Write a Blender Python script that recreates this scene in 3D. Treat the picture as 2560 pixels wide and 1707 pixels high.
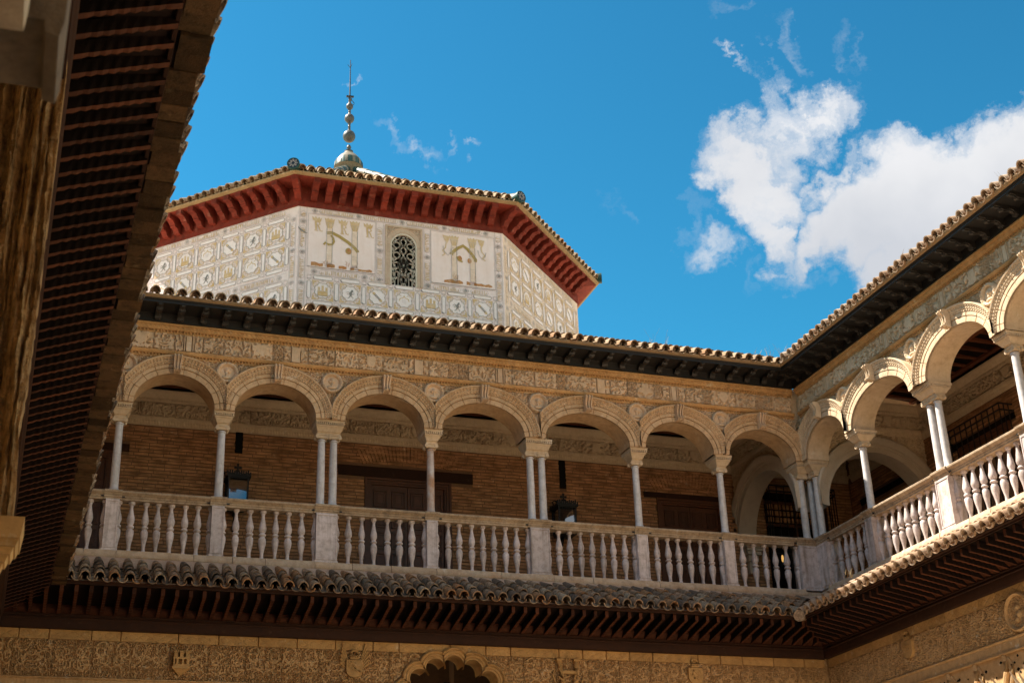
import bpy, bmesh, math, random
import numpy as np
from mathutils import Matrix, Vector

random.seed(7)
S = bpy.context.scene
COL = S.collection
for o in list(bpy.data.objects):
    bpy.data.objects.remove(o)

# ------------------------------------------------------------------ camera
CAM = np.array([-13.21386, -21.35568, -5.61755])
RT = np.array([0.94686434, -0.31999043, -0.03246592])
UP = np.array([-0.10480193, -0.40238515, 0.9094519])
FW = np.array([0.30407971, 0.85772508, 0.41453976])
cd = bpy.data.cameras.new('camera')
cam = bpy.data.objects.new('camera', cd)
COL.objects.link(cam)
cam.matrix_world = Matrix(((RT[0], UP[0], -FW[0], CAM[0]), (RT[1], UP[1], -FW[1], CAM[1]),
                           (RT[2], UP[2], -FW[2], CAM[2]), (0, 0, 0, 1)))
cd.sensor_width = 36.0
cd.lens = 48.78
cd.clip_start = 0.05
cd.clip_end = 2000
cd.dof.use_dof = True
cd.dof.focus_distance = 24.0
cd.dof.aperture_fstop = 5.0
S.camera = cam

# ------------------------------------------------------------------ light
SUN = Vector((-0.62, 0.36, 1.0)).normalized()      # direction towards the sun
SUN_EL = math.asin(SUN.z)
SUN_ROT = math.atan2(SUN.x, SUN.y)
sl = bpy.data.lights.new('sun', 'SUN')
sl.energy = 4.5
sl.angle = math.radians(0.5)
sl.color = (1.0, 0.90, 0.76)
so = bpy.data.objects.new('sun', sl)
COL.objects.link(so)
so.location = (-20, 12, 40)
so.rotation_euler = (-SUN).to_track_quat('-Z', 'Y').to_euler()

S.view_settings.view_transform = 'Standard'
S.view_settings.look = 'None'
S.view_settings.gamma = 1.0
S.view_settings.use_curve_mapping = False
S.view_settings.exposure = 1.78


class NT:
    """small node-tree helper"""
    def __init__(s, tree):
        s.t = tree
        s.n = tree.nodes
        s.l = tree.links

    def new(s, kind, **kw):
        n = s.n.new(kind)
        for k, v in kw.items():
            setattr(n, k, v)
        return n

    def set(s, sock, v):
        if isinstance(v, bpy.types.NodeSocket):
            s.l.new(v, sock)
        else:
            sock.default_value = v

    def math(s, op, a, b=None, c=None, clamp=False):
        n = s.new('ShaderNodeMath', operation=op)
        n.use_clamp = clamp
        s.set(n.inputs[0], a)
        if b is not None:
            s.set(n.inputs[1], b)
        if c is not None:
            s.set(n.inputs[2], c)
        return n.outputs[0]

    def vmath(s, op, a, b=None, out=0):
        n = s.new('ShaderNodeVectorMath', operation=op)
        s.set(n.inputs[0], a)
        if b is not None:
            s.set(n.inputs[1], b)
        return n.outputs[out]

    def noise(s, vec, scale, detail=4, rough=0.55, out=0, dist=0.0):
        n = s.new('ShaderNodeTexNoise')
        if vec is not None:
            s.l.new(vec, n.inputs['Vector'])
        n.inputs['Scale'].default_value = scale
        n.inputs['Detail'].default_value = detail
        n.inputs['Roughness'].default_value = rough
        n.inputs['Distortion'].default_value = dist
        return n.outputs[out]

    def ramp(s, fac, stops, interp='LINEAR'):
        n = s.new('ShaderNodeValToRGB')
        s.l.new(fac, n.inputs[0])
        r = n.color_ramp
        r.interpolation = interp
        while len(r.elements) < len(stops):
            r.elements.new(0.5)
        for e, (p, c) in zip(r.elements, stops):
            e.position = p
            e.color = (c, c, c, 1) if isinstance(c, (int, float)) else (c[0], c[1], c[2], 1)
        return n.outputs[0]

    def mix(s, fac, a, b, blend='MIX'):
        n = s.new('ShaderNodeMix', data_type='RGBA', blend_type=blend)
        s.set(n.inputs[0], fac)
        for sock, v in ((n.inputs[6], a), (n.inputs[7], b)):
            if isinstance(v, bpy.types.NodeSocket):
                s.l.new(v, sock)
            else:
                sock.default_value = (v[0], v[1], v[2], 1)
        return n.outputs[2]


# ------------------------------------------------------------------ sky
W = bpy.data.worlds.new('World')
S.world = W
W.use_nodes = True
w = NT(W.node_tree)
w.n.clear()
sky = w.new('ShaderNodeTexSky', sky_type='NISHITA')
sky.sun_disc = False
sky.sun_elevation = SUN_EL
sky.sun_rotation = SUN_ROT
sky.altitude = 50
sky.air_density = 1.0
sky.dust_density = 0.3
sky.ozone_density = 3.0
tc = w.new('ShaderNodeTexCoord')
D = tc.outputs['Generated']
# clouds live in directions: a tangent plane round the cloud bank's direction
cc = Vector((0.5049, 0.7104, 0.4905)).normalized()
e1 = cc.cross(Vector((0, 0, 1))).normalized()
e2 = e1.cross(cc).normalized()


dk = w.vmath('DOT_PRODUCT', D, tuple(cc), out=1)
dk = w.math('MAXIMUM', dk, 0.05)
px = w.math('DIVIDE', w.vmath('DOT_PRODUCT', D, tuple(e1), out=1), dk)
py = w.math('DIVIDE', w.vmath('DOT_PRODUCT', D, tuple(e2), out=1), dk)
cmb = w.new('ShaderNodeCombineXYZ')
w.set(cmb.inputs[0], px)
w.set(cmb.inputs[1], py)
P2 = cmb.outputs[0]
nz1 = w.noise(P2, 9.0, 8, 0.62, out=1)
nz2 = w.noise(P2, 34.0, 6, 0.65, out=1)
warp = w.vmath('ADD', w.vmath('MULTIPLY', w.vmath('SUBTRACT', nz1, (.5, .5, .5)), (.13, .13, 0)),
               w.vmath('MULTIPLY', w.vmath('SUBTRACT', nz2, (.5, .5, .5)), (.045, .045, 0)))
PW = w.vmath('ADD', P2, warp)


def cloud_blobs(lst):
    tot = None
    for (bx, by, ax, ay, ratio, wgt) in lst:           # centre and long half axis in the sky's tangent plane, short/long, weight
        c = (bx, by)
        L = math.hypot(ax, ay)
        dd = w.vmath('SUBTRACT', PW, (c[0], c[1], 0))
        t = w.math('DIVIDE', w.vmath('DOT_PRODUCT', dd, (ax / L, ay / L, 0), out=1), L)
        u = w.math('DIVIDE', w.vmath('DOT_PRODUCT', dd, (-ay / L, ax / L, 0), out=1), L * ratio)
        r2 = w.math('ADD', w.math('MULTIPLY', t, t), w.math('MULTIPLY', u, u))
        m = w.math('MULTIPLY', w.math('SUBTRACT', 1.0, w.math('SQRT', r2)), wgt)
        tot = m if tot is None else w.math('MAXIMUM', tot, m)
    return tot


solid = cloud_blobs([(-0.0227, -0.0299, 0.0211, 0.0302, 0.55, 0.85), (0.0962, -0.0170, 0.0914, 0.0217, 0.62, 1.60), (0.0179, -0.0184, 0.0526, 0.0210, 0.90, 1.50), (0.0442, -0.0594, 0.0524, 0.0244, 0.62, 1.30),
                     (-0.0626, 0.0173, 0.0123, -0.0488, 0.66, 1.10), (-0.0578, -0.0208, 0.0182, -0.0404, 0.50, 0.80), (0.1550, 0.0254, 0.0626, 0.0253, 0.55, 1.50),
                     (-0.0188, -0.0243, -0.0272, 0.0201, 0.60, 0.80), (-0.0216, 0.0560, 0.0415, 0.0087, 0.50, 0.68), (-0.0381, 0.0468, 0.0092, -0.0386, 0.50, 0.60),
                     (-0.0163, 0.0121, 0.0248, 0.0260, 0.35, 0.50), (0.0190, -0.0706, 0.0349, 0.0187, 0.40, 0.80)])
thin = cloud_blobs([(-0.1059, -0.0205, 0.0233, -0.0008, 0.55, 0.55), (-0.0637, 0.0978, 0.0130, -0.0148, 0.22, 0.44), (-0.0300, 0.0988, 0.0130, -0.0132, 0.34, 0.24),
                     (0.0139, 0.0840, 0.0120, -0.0084, 0.45, 0.18), (-0.3169, 0.0973, 0.0183, -0.0132, 0.30, 0.30), (-0.2864, 0.0851, 0.0105, 0.0013, 0.40, 0.26),
                     (-0.2640, 0.0806, 0.0070, 0.0013, 0.55, 0.30), (-0.3351, 0.1532, 0.0050, -0.0052, 0.45, 0.34), (-0.0391, -0.0582, 0.0317, -0.0098, 0.30, 0.36),
                     (-0.0827, -0.0417, 0.0102, -0.0142, 0.50, 0.20), (-0.0575, 0.1363, 0.0179, -0.0022, 0.30, 0.10), (-0.1621, 0.0160, 0.0146, -0.0089, 0.30, 0.05),
                     (-0.1108, -0.0024, 0.0177, 0.0126, 0.30, 0.18)])
fine = w.noise(PW, 30.0, 8, 0.68)
fine_c = w.math('SUBTRACT', fine, 0.5)
m_sol = w.math('ADD', solid, w.math('MULTIPLY', fine_c, 0.85))
a_sol = w.ramp(m_sol, [(0.0, 0.0), (0.12, 0.14), (0.28, 0.55), (0.5, 0.93), (0.7, 1.0)])
m_thin = w.math('ADD', thin, w.math('MULTIPLY', fine_c, 0.6))
a_thin = w.math('MULTIPLY', w.ramp(m_thin, [(0.02, 0.0), (0.2, 0.16), (0.5, 0.62)]), 1.0)
alpha = w.math('MAXIMUM', a_sol, a_thin)
# unseen cumulus of the same kind outside the view, added to lift ambient light
sep = w.new('ShaderNodeSeparateXYZ')
w.l.new(D, sep.inputs[0])
zz_ = w.math('MAXIMUM', sep.outputs[2], 0.06)
flat = w.new('ShaderNodeCombineXYZ')
w.set(flat.inputs[0], w.math('DIVIDE', sep.outputs[0], zz_))
w.set(flat.inputs[1], w.math('DIVIDE', sep.outputs[1], zz_))
cum = w.noise(flat.outputs[0], 1.5, 7, 0.58)
a_cum = w.ramp(cum, [(0.43, 0.0), (0.50, 0.5), (0.58, 1.0)])
away = w.vmath('DOT_PRODUCT', D, (0.304, 0.858, 0.4145), out=1)
away = w.math('SUBTRACT', 1.0, w.math('SMOOTH_MIN', 1.0, w.math('MAXIMUM', w.math('MULTIPLY_ADD', away, 7.0, -5.3), 0.0), 0.05))
away = w.math('MULTIPLY', away, w.math('GREATER_THAN', sep.outputs[2], 0.02))
alpha = w.math('MAXIMUM', alpha, w.math('MULTIPLY', a_cum, away), clamp=True)
shade_n = w.noise(P2, 7.0, 5, 0.5)
cl_low = w.math('SUBTRACT', shade_n, w.math('MULTIPLY', py, 1.4))       # bases greyer than tops
cl_col = w.ramp(cl_low, [(0.25, (5.1, 5.1, 5.2)), (0.45, (4.5, 4.55, 4.7)), (0.7, (3.5, 3.65, 3.95))])
hs = w.new('ShaderNodeHueSaturation')
hs.inputs['Saturation'].default_value = 1.18
hs.inputs['Value'].default_value = 1.0
ref = (.55, 1.55, 3.6)
gm = w.new('ShaderNodeGamma')
w.l.new(w.mix(1.0, sky.outputs[0], ref, 'DIVIDE'), gm.inputs[0])
gm.inputs[1].default_value = 1.5
w.l.new(w.mix(1.0, gm.outputs[0], ref, 'MULTIPLY'), hs.inputs['Color'])
tint = w.mix(1.0, hs.outputs[0], (0.16, 0.85, 0.91), 'MULTIPLY')
skycol = w.mix(alpha, tint, cl_col)
bg = w.new('ShaderNodeBackground')
w.l.new(skycol, bg.inputs[0])
bg.inputs[1].default_value = 0.0535
wo = w.new('ShaderNodeOutputWorld')
w.l.new(bg.outputs[0], wo.inputs[0])


# ------------------------------------------------------------------ materials
def material(name, build, rough=0.85, spec=0.25, bump=None):
    m = bpy.data.materials.new(name)
    m.use_nodes = True
    t = NT(m.node_tree)
    bs = t.n['Principled BSDF']
    bs.inputs['Roughness'].default_value = rough
    bs.inputs['Specular IOR Level'].default_value = spec
    geo = t.new('ShaderNodeNewGeometry')
    pos = geo.outputs['Position']
    col = build(t, pos)
    if isinstance(col, bpy.types.NodeSocket):
        t.l.new(col, bs.inputs['Base Color'])
    else:
        bs.inputs['Base Color'].default_value = (*col, 1)
    if bump:
        sc, strength, dist = bump
        h = t.noise(pos, sc, 5, 0.65)
        b = t.new('ShaderNodeBump')
        b.inputs['Strength'].default_value = strength
        b.inputs['Distance'].default_value = dist
        t.l.new(h, b.inputs['Height'])
        t.l.new(b.outputs[0], bs.inputs['Normal'])
    return m


def mottled(base, var, dark, light=None, s1=2.2, s2=14., rnd=0.0, streak=0.0, dirt=0.5):
    """base colour with broad patches, fine grain, dirt blotches and optional rain streaks / per-object shift"""
    def f(t, pos):
        n1 = t.noise(pos, s1, 4, 0.6)
        n2 = t.noise(pos, s2, 6, 0.7)
        c = t.mix(t.ramp(n1, [(0.32, 0.0), (0.68, 1.0)]), base, var)
        g = t.ramp(n2, [(0.45, 0.0), (0.78, 1.0)])
        c = t.mix(t.math('MULTIPLY', g, dirt), c, dark)
        if light:
            n3 = t.noise(pos, s2 * 0.55, 5, 0.7)
            c = t.mix(t.ramp(n3, [(0.6, 0.0), (0.72, 0.8)]), c, light)
        if streak:
            mp = t.vmath('MULTIPLY', pos, (9., 9., .9))
            n4 = t.noise(mp, 1.0, 4, 0.6)
            c = t.mix(t.math('MULTIPLY', t.ramp(n4, [(0.5, 0.0), (0.75, 1.0)]), streak), c, dark)
        if rnd:
            oi = t.new('ShaderNodeObjectInfo')
            v = t.math('MULTIPLY_ADD', oi.outputs['Random'], rnd, 1.0 - rnd / 2)
            mul = t.new('ShaderNodeCombineColor')
            for i in range(3):
                t.l.new(v, mul.inputs[i])
            c = t.mix(1.0, c, mul.outputs[0], 'MULTIPLY')
        return c
    return f


def palette(stops, dark, light, spots=0.5, s=16., zones=None):
    """per-object colour out of a palette plus lichen spots"""
    def f(t, pos):
        oi = t.new('ShaderNodeObjectInfo')
        n = len(stops)
        c = t.ramp(oi.outputs['Random'], [((i + .02) / n, st) for i, st in enumerate(stops)], 'CONSTANT')
        n1 = t.noise(pos, s, 6, 0.7)
        c = t.mix(t.math('MULTIPLY', t.ramp(n1, [(0.42, 0.0), (0.62, 1.0)]), spots), c, dark)
        n2 = t.noise(pos, s * 1.7, 5, 0.7)
        c = t.mix(t.ramp(n2, [(0.62, 0.0), (0.70, 0.65)]), c, light)
        return c
    return f


M = {}
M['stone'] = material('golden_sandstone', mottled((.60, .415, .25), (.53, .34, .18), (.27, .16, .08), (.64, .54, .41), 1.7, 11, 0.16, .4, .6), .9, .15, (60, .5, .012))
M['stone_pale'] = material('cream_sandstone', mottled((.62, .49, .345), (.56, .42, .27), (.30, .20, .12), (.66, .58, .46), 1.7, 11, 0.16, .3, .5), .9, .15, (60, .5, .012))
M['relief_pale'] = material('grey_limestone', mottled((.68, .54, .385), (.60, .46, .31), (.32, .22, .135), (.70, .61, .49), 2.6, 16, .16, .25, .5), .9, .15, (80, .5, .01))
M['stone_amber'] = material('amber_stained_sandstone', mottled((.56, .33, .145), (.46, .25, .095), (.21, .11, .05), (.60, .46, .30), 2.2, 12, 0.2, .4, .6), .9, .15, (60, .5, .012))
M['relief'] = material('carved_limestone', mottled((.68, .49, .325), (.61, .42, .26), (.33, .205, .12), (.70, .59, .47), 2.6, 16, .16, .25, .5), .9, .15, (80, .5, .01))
M['marble'] = material('weathered_marble', mottled((.61, .535, .525), (.51, .435, .40), (.20, .145, .11), (.66, .605, .61), 3.0, 10, .34, .8, .8), .6, .3, (90, .3, .006))
M['shaft'] = material('grey_white_marble', mottled((.60, .585, .59), (.52, .49, .475), (.26, .205, .16), None, 4.0, 12, .14, .6, .6), .5, .4, (90, .2, .004))
M['shaft_rust'] = material('rust_stained_marble', mottled((.58, .55, .53), (.42, .25, .15), (.30, .15, .08), None, 5.0, 9, .0, .6, .6), .55, .35, (90, .15, .004))
M['rail'] = material('lichen_stained_stone', mottled((.47, .365, .255), (.38, .275, .175), (.12, .085, .055), (.58, .52, .46), 3.5, 16, .14, .55, .8), .85, .2, (70, .5, .01))
M['ledge'] = material('patched_limestone', mottled((.53, .42, .31), (.47, .33, .21), (.20, .135, .085), (.62, .56, .49), 4, 12, .2, .2, .6), .85, .2, (50, .6, .012))
M['mortar'] = material('pinkish_mortar', mottled((.50, .37, .275), (.44, .30, .215), (.22, .15, .10), None, 4, 20, 0, 0, .55), .95, .1, (40, .7, .02))
M['black_wood'] = material('black_painted_wood', mottled((.010, .0092, .009), (.015, .0135, .013), (.005, .005, .005), (.03, .027, .025), 4, 22, .3), .55, .35, (50, .3, .006))
M['bracket_wood'] = material('glossy_black_wood', mottled((.020, .018, .017), (.028, .025, .023), (.008, .008, .008), (.08, .07, .06), 6, 26, .4), .42, .45, (60, .5, .008))  # lighter than the boards: highlights put into the colour along with real gloss
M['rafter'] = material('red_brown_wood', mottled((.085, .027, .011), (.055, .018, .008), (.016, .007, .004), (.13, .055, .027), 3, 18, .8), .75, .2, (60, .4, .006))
M['dark_wood'] = material('dark_wood_and_shade', mottled((.010, .006, .0045), (.015, .008, .006), (.005, .0035, .003), None, 2, 16, .3), .85, .1, (50, .4, .006))  # plain dark timber; on rafter flanks its near-black stands in for shade
M['beam'] = material('dark_red_beam', mottled((.040, .016, .009), (.028, .012, .007), (.010, .005, .004), (.07, .038, .022), 2.5, 14, .2), .75, .2, (50, .3, .006))
M['door_wood'] = material('walnut_door_wood', mottled((.115, .040, .016), (.08, .028, .012), (.025, .011, .007), None, 3, 16, .25), .5, .4, (60, .2, .004))
M['ceiling'] = material('red_ceiling_wood', mottled((.15, .045, .018), (.10, .032, .014), (.03, .012, .007), None, 2.2, 16, .35), .7, .25, (60, .3, .006))
M['tile_top'] = material('sun_bleached_clay', palette([(.30, .205, .125), (.27, .175, .10), (.33, .235, .155), (.29, .16, .085), (.245, .185, .13), (.34, .25, .17)], (.12, .085, .055), (.44, .40, .33), .55, 18), .9, .15, (60, .45, .008))
M['tile_low'] = material('lichened_clay', palette([(.27, .185, .12), (.33, .215, .135), (.19, .14, .098), (.36, .255, .165), (.24, .175, .12), (.37, .20, .095), (.145, .11, .083), (.39, .30, .205)], (.055, .042, .032), (.58, .52, .44), .75, 18), .92, .12, (60, .55, .008))
M['tile_right'] = material('pale_clay', palette([(.40, .29, .20), (.36, .24, .15), (.43, .33, .24), (.33, .22, .14)], (.18, .12, .08), (.52, .46, .38), .45, 18), .9, .15, (60, .45, .008))
M['eave_slab'] = material('mossy_eave_brick', mottled((.10, .056, .026), (.07, .044, .022), (.018, .013, .008), (.16, .115, .06), 4, 13, 1.0, 0, .95), .92, .12, (50, .8, .015))
M['lip'] = material('tile_bedding_mortar', mottled((.34, .23, .13), (.27, .18, .10), (.12, .08, .045), None, 4, 20, 0, 0, .5), .95, .1, (50, .5, .01))
M['red_paint'] = material('oxide_red_paint', mottled((.21, .031, .019), (.155, .026, .017), (.06, .013, .009), (.31, .115, .085), 1.8, 8, .4, .45, .75), .8, .15, (60, .5, .01))
M['plaster'] = material('pale_plaster', mottled((.79, .66, .69), (.73, .595, .595), (.58, .45, .41), (.81, .71, .75), 1.2, 7, 0, .45, .55), .92, .12, (50, .3, .006))
M['plaster_warm'] = material('warm_plaster', mottled((.76, .60, .53), (.70, .53, .45), (.52, .38, .29), (.78, .67, .63), 1.3, 8, 0, .45, .55), .92, .12, (50, .3, .006))
M['plaster_panel'] = material('smooth_pale_plaster', mottled((.80, .67, .69), (.76, .61, .60), (.66, .505, .47), None, 1.4, 6, 0, .4, .5), .92, .12, (50, .2, .006))
M['paint_white'] = material('white_limewash', mottled((.82, .72, .76), (.78, .675, .69), (.66, .54, .52), None, 3, 9, 0, 0, .6), .92, .1)
M['paint_ochre'] = material('faded_ochre_paint', mottled((.53, .345, .165), (.60, .44, .29), (.70, .56, .50), None, 2.6, 8, 0, 0, .75), .92, .1)
M['paint_grey'] = material('faded_grey_line', mottled((.34, .295, .29), (.49, .425, .415), (.66, .57, .56), None, 2.2, 7, 0, 0, .8), .92, .1)
M['paint_dark'] = material('charcoal_paint', mottled((.17, .16, .165), (.25, .23, .225), (.45, .41, .39), None, 6, 14, 0, 0, .6), .92, .1)
M['paint_rust'] = material('rust_earth_paint', mottled((.40, .155, .055), (.45, .24, .11), (.52, .40, .32), None, 6, 16, 0, 0, .6), .92, .1)
M['paint_olive'] = material('olive_ochre_paint', mottled((.36, .245, .085), (.42, .30, .13), (.26, .19, .08), None, 6, 16, 0, 0, .5), .92, .1)
M['lattice'] = material('stucco_lattice', mottled((.60, .53, .47), (.55, .47, .41), (.36, .29, .24), None, 4, 20, 0, 0, .4), .9, .1)
M['pink_stucco'] = material('pink_stucco', mottled((.52, .395, .32), (.47, .34, .265), (.30, .20, .15), None, 4, 20, 0, 0, .5), .9, .1)
M['void'] = material('dark_room', lambda t, p: (.012, .011, .010), .95, .05)
M['brick'] = material('brown_brick', lambda t, p: t.mix(1.0, mottled((.50, .27, .135), (.39, .20, .095), (.19, .10, .052), (.64, .45, .28), 1.8, 9, 0, .2, .55)(t, p),
                      t.ramp(t.noise(t.vmath('MULTIPLY', p, (3.6, 3.6, 15.6)), 1.0, 2, .5), [(.3, .55), (.7, 1.25)]), 'MULTIPLY'), .93, .1, (50, .5, .01))
M['brick_joint'] = material('brick_mortar', mottled((.22, .128, .075), (.17, .10, .06), (.09, .055, .034), None, 3, 20, 0, 0, .5), .95, .1)
M['gallery_plaster'] = material('buff_gallery_plaster', mottled((.66, .52, .35), (.59, .45, .30), (.34, .24, .15), (.70, .60, .47), 1.8, 12, .1, .1, .5), .92, .1, (60, .4, .008))
M['white_arch'] = material('grey_white_plaster', mottled((.55, .47, .375), (.49, .41, .315), (.33, .26, .19), None, 1.6, 10, 0, .2, .4), .92, .1, (50, .3, .006))
M['carved'] = material('carved_stucco', mottled((.55, .36, .18), (.47, .295, .14), (.22, .135, .065), (.68, .58, .45), 1.6, 12, .12, .2, .6), .92, .12, (70, .7, .012))
M['carved_band'] = material('ochre_stucco_band', mottled((.54, .335, .14), (.44, .265, .105), (.22, .125, .055), (.62, .50, .33), 2.4, 9, .2, .1, .65), .92, .12, (60, .5, .01))
M['old_wood'] = material('weathered_gilded_plaster', mottled((.56, .36, .165), (.36, .21, .09), (.05, .032, .02), (.72, .57, .38), 5, 17, 0, .85, .9), .88, .15, (40, 1.0, .04))
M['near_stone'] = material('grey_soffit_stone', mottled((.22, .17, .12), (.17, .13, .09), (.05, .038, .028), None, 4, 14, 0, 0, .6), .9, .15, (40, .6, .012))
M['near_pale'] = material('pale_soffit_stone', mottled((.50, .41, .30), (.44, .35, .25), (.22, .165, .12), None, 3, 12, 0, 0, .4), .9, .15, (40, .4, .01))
M['iron'] = material('black_iron', lambda t, p: (.010, .010, .010), .55, .4)
M['lead'] = material('weathered_lead', mottled((.075, .078, .082), (.05, .053, .056), (.02, .02, .02), (.14, .145, .145), 6, 14, .1, .3, .5), .5, .4)
M['glaze_white'] = material('white_glazed_tile', mottled((.22, .195, .16), (.17, .145, .11), (.07, .055, .04), None, 6, 14, .1, 0, .7), .5, .3)
M['glaze_green'] = material('green_glazed_tile', mottled((.016, .05, .042), (.025, .065, .06), (.015, .025, .02), None, 8, 20, .2, 0, .4), .4, .35)
M['glaze_blue'] = material('blue_glazed_tile', lambda t, p: (.012, .024, .042), .6, .2)
M['court'] = material('pale_courtyard_marble', mottled((.62, .52, .40), (.55, .45, .33), (.35, .28, .2), None, .6, 5, 0, 0, .3), .7, .3)
M['straw'] = material('dry_straw', lambda t, p: (.36, .27, .14), .9, .1)


def glass_mat():
    m = bpy.data.materials.new('lantern_glass')
    m.use_nodes = True
    t = NT(m.node_tree)
    bs = t.n['Principled BSDF']
    bs.inputs['Base Color'].default_value = (.02, .02, .02, 1)
    bs.inputs['Roughness'].default_value = .03
    bs.inputs['Specular IOR Level'].default_value = 1.0
    bs.inputs['IOR'].default_value = 2.2
    bs.inputs['Alpha'].default_value = .85
    return m


M['glass'] = glass_mat()


def glow_mat():
    m = bpy.data.materials.new('warm_bulb')
    m.use_nodes = True
    t = NT(m.node_tree)
    bs = t.n['Principled BSDF']
    bs.inputs['Base Color'].default_value = (.5, .25, .06, 1)
    bs.inputs['Emission Color'].default_value = (1, .55, .15, 1)
    bs.inputs['Emission Strength'].default_value = .22
    return m


M['bulb'] = glow_mat()

# ------------------------------------------------------------------ object helpers


WM = {}


def tag(o, label=None, cat=None, group=None, kind=None):
    if label:
        o['label'] = label
    if cat:
        o['category'] = cat
    if group:
        o['group'] = group
    if kind:
        o['kind'] = kind
    return o


def thing(name, label, cat, loc, group=None):
    o = bpy.data.objects.new(name, None)
    o.location = loc
    o.empty_display_size = .2
    COL.objects.link(o)
    WM[o.name] = Matrix.Translation(Vector(loc))
    return tag(o, label, cat, group)


def put(name, mesh, parent, mat=None, mw=None, kind=None, label=None):
    """an object with a (shared) mesh at world matrix mw under its parent"""
    o = bpy.data.objects.new(name, mesh)
    COL.objects.link(o)
    mw = mw or Matrix.Identity(4)
    WM[o.name] = mw
    if parent is not None:
        o.parent = parent
        o.matrix_parent_inverse = WM[parent.name].inverted()
    o.matrix_basis = mw
    if mat is not None and len(mesh.materials) == 0:
        mesh.materials.append(mat)
    tag(o, label, None, None, kind)
    return o


IDENT = lambda p: p


class MB:
    def __init__(s, T=None, smooth=None):
        s.v = []
        s.f = []
        s.T = T
        s.smooth = smooth

    def add(s, vs, fs):
        b = len(s.v)
        s.v.extend(vs)
        s.f.extend(tuple(i + b for i in f) for f in fs)

    def box(s, x0, x1, y0, y1, z0, z1):
        s.add([(x0, y0, z0), (x1, y0, z0), (x1, y1, z0), (x0, y1, z0), (x0, y0, z1), (x1, y0, z1), (x1, y1, z1), (x0, y1, z1)],
              [(0, 3, 2, 1), (4, 5, 6, 7), (0, 1, 5, 4), (1, 2, 6, 5), (2, 3, 7, 6), (3, 0, 4, 7)])

    def hexa(s, p):
        """8 corners: bottom ring 4, top ring 4"""
        s.add(p, [(0, 3, 2, 1), (4, 5, 6, 7), (0, 1, 5, 4), (1, 2, 6, 5), (2, 3, 7, 6), (3, 0, 4, 7)])

    def prism(s, poly, axis, a, b):
        """poly in the two other axes, extruded along axis from a to b"""
        n = len(poly)
        mk = {'x': lambda p, t: (t, p[0], p[1]), 'y': lambda p, t: (p[0], t, p[1]), 'z': lambda p, t: (p[0], p[1], t)}[axis]
        s.add([mk(p, a) for p in poly] + [mk(p, b) for p in poly],
              [tuple(range(n))[::-1], tuple(range(n, 2 * n))] + [(i, (i + 1) % n, n + (i + 1) % n, n + i) for i in range(n)])

    def lathe(s, prof, cx, cy, seg=12, cap=True, sq=None):
        n = len(prof)
        vs = []
        for r, z in prof:
            for k in range(seg):
                a = 2 * math.pi * (k + .5) / seg
                vs.append((cx + r * math.cos(a), cy + r * math.sin(a), z))
        fs = [(i * seg + k, i * seg + (k + 1) % seg, (i + 1) * seg + (k + 1) % seg, (i + 1) * seg + k) for i in range(n - 1) for k in range(seg)]
        if cap:
            fs += [tuple(range(seg))[::-1], tuple(range((n - 1) * seg, n * seg))]
        s.add(vs, fs)

    def tube(s, pts, r, seg=6):
        pts = [Vector(p) for p in pts]
        vs = []
        n = len(pts)
        up0 = Vector((0, 0, 1))
        for i, p in enumerate(pts):
            t = (pts[min(i + 1, n - 1)] - pts[max(i - 1, 0)]).normalized()
            a = t.cross(up0)
            if a.length < .05:
                a = t.cross(Vector((0, 1, 0)))
            a.normalize()
            b = t.cross(a)
            rr = r[i] if isinstance(r, (list, tuple)) else r
            for k in range(seg):
                q = 2 * math.pi * k / seg
                vs.append(tuple(p + a * (rr * math.cos(q)) + b * (rr * math.sin(q))))
        fs = [(i * seg + k, i * seg + (k + 1) % seg, (i + 1) * seg + (k + 1) % seg, (i + 1) * seg + k) for i in range(n - 1) for k in range(seg)]
        fs += [tuple(range(seg))[::-1], tuple(range((n - 1) * seg, n * seg))]
        s.add(vs, fs)

    def bar(s, a, b, wx, wz):
        """box-section bar from a to b: half widths wx sideways, wz in the up direction"""
        a, b = Vector(a), Vector(b)
        t = (b - a).normalized()
        side = t.cross(Vector((0, 0, 1)))
        if side.length < .05:
            side = Vector((1, 0, 0))
        side.normalize()
        up = side.cross(t)
        p = []
        for q in (a, b):
            for sx, sz in ((-1, -1), (1, -1), (1, 1), (-1, 1)):
                p.append(tuple(q + side * (wx * sx) + up * (wz * sz)))
        s.add(p, [(0, 1, 2, 3), (7, 6, 5, 4), (0, 4, 5, 1), (1, 5, 6, 2), (2, 6, 7, 3), (3, 7, 4, 0)])

    def mesh(s, name, mat=None):
        me = bpy.data.meshes.new(name)
        vs = [s.T(p) for p in s.v] if s.T else s.v
        me.from_pydata(vs, [], s.f)
        if mat is not None:
            for m_ in (mat if isinstance(mat, (list, tuple)) else [mat]):
                me.materials.append(m_)
        bm = bmesh.new()
        bm.from_mesh(me)
        bmesh.ops.recalc_face_normals(bm, faces=bm.faces)
        bm.to_mesh(me)
        bm.free()
        if s.smooth:
            me.shade_smooth()
            me.set_sharp_from_angle(angle=math.radians(s.smooth))
        me.update()
        return me

    def build(s, name, mat, parent=None, kind=None, label=None):
        return put(name, s.mesh(name, mat), parent, None, None, kind, label)


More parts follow.
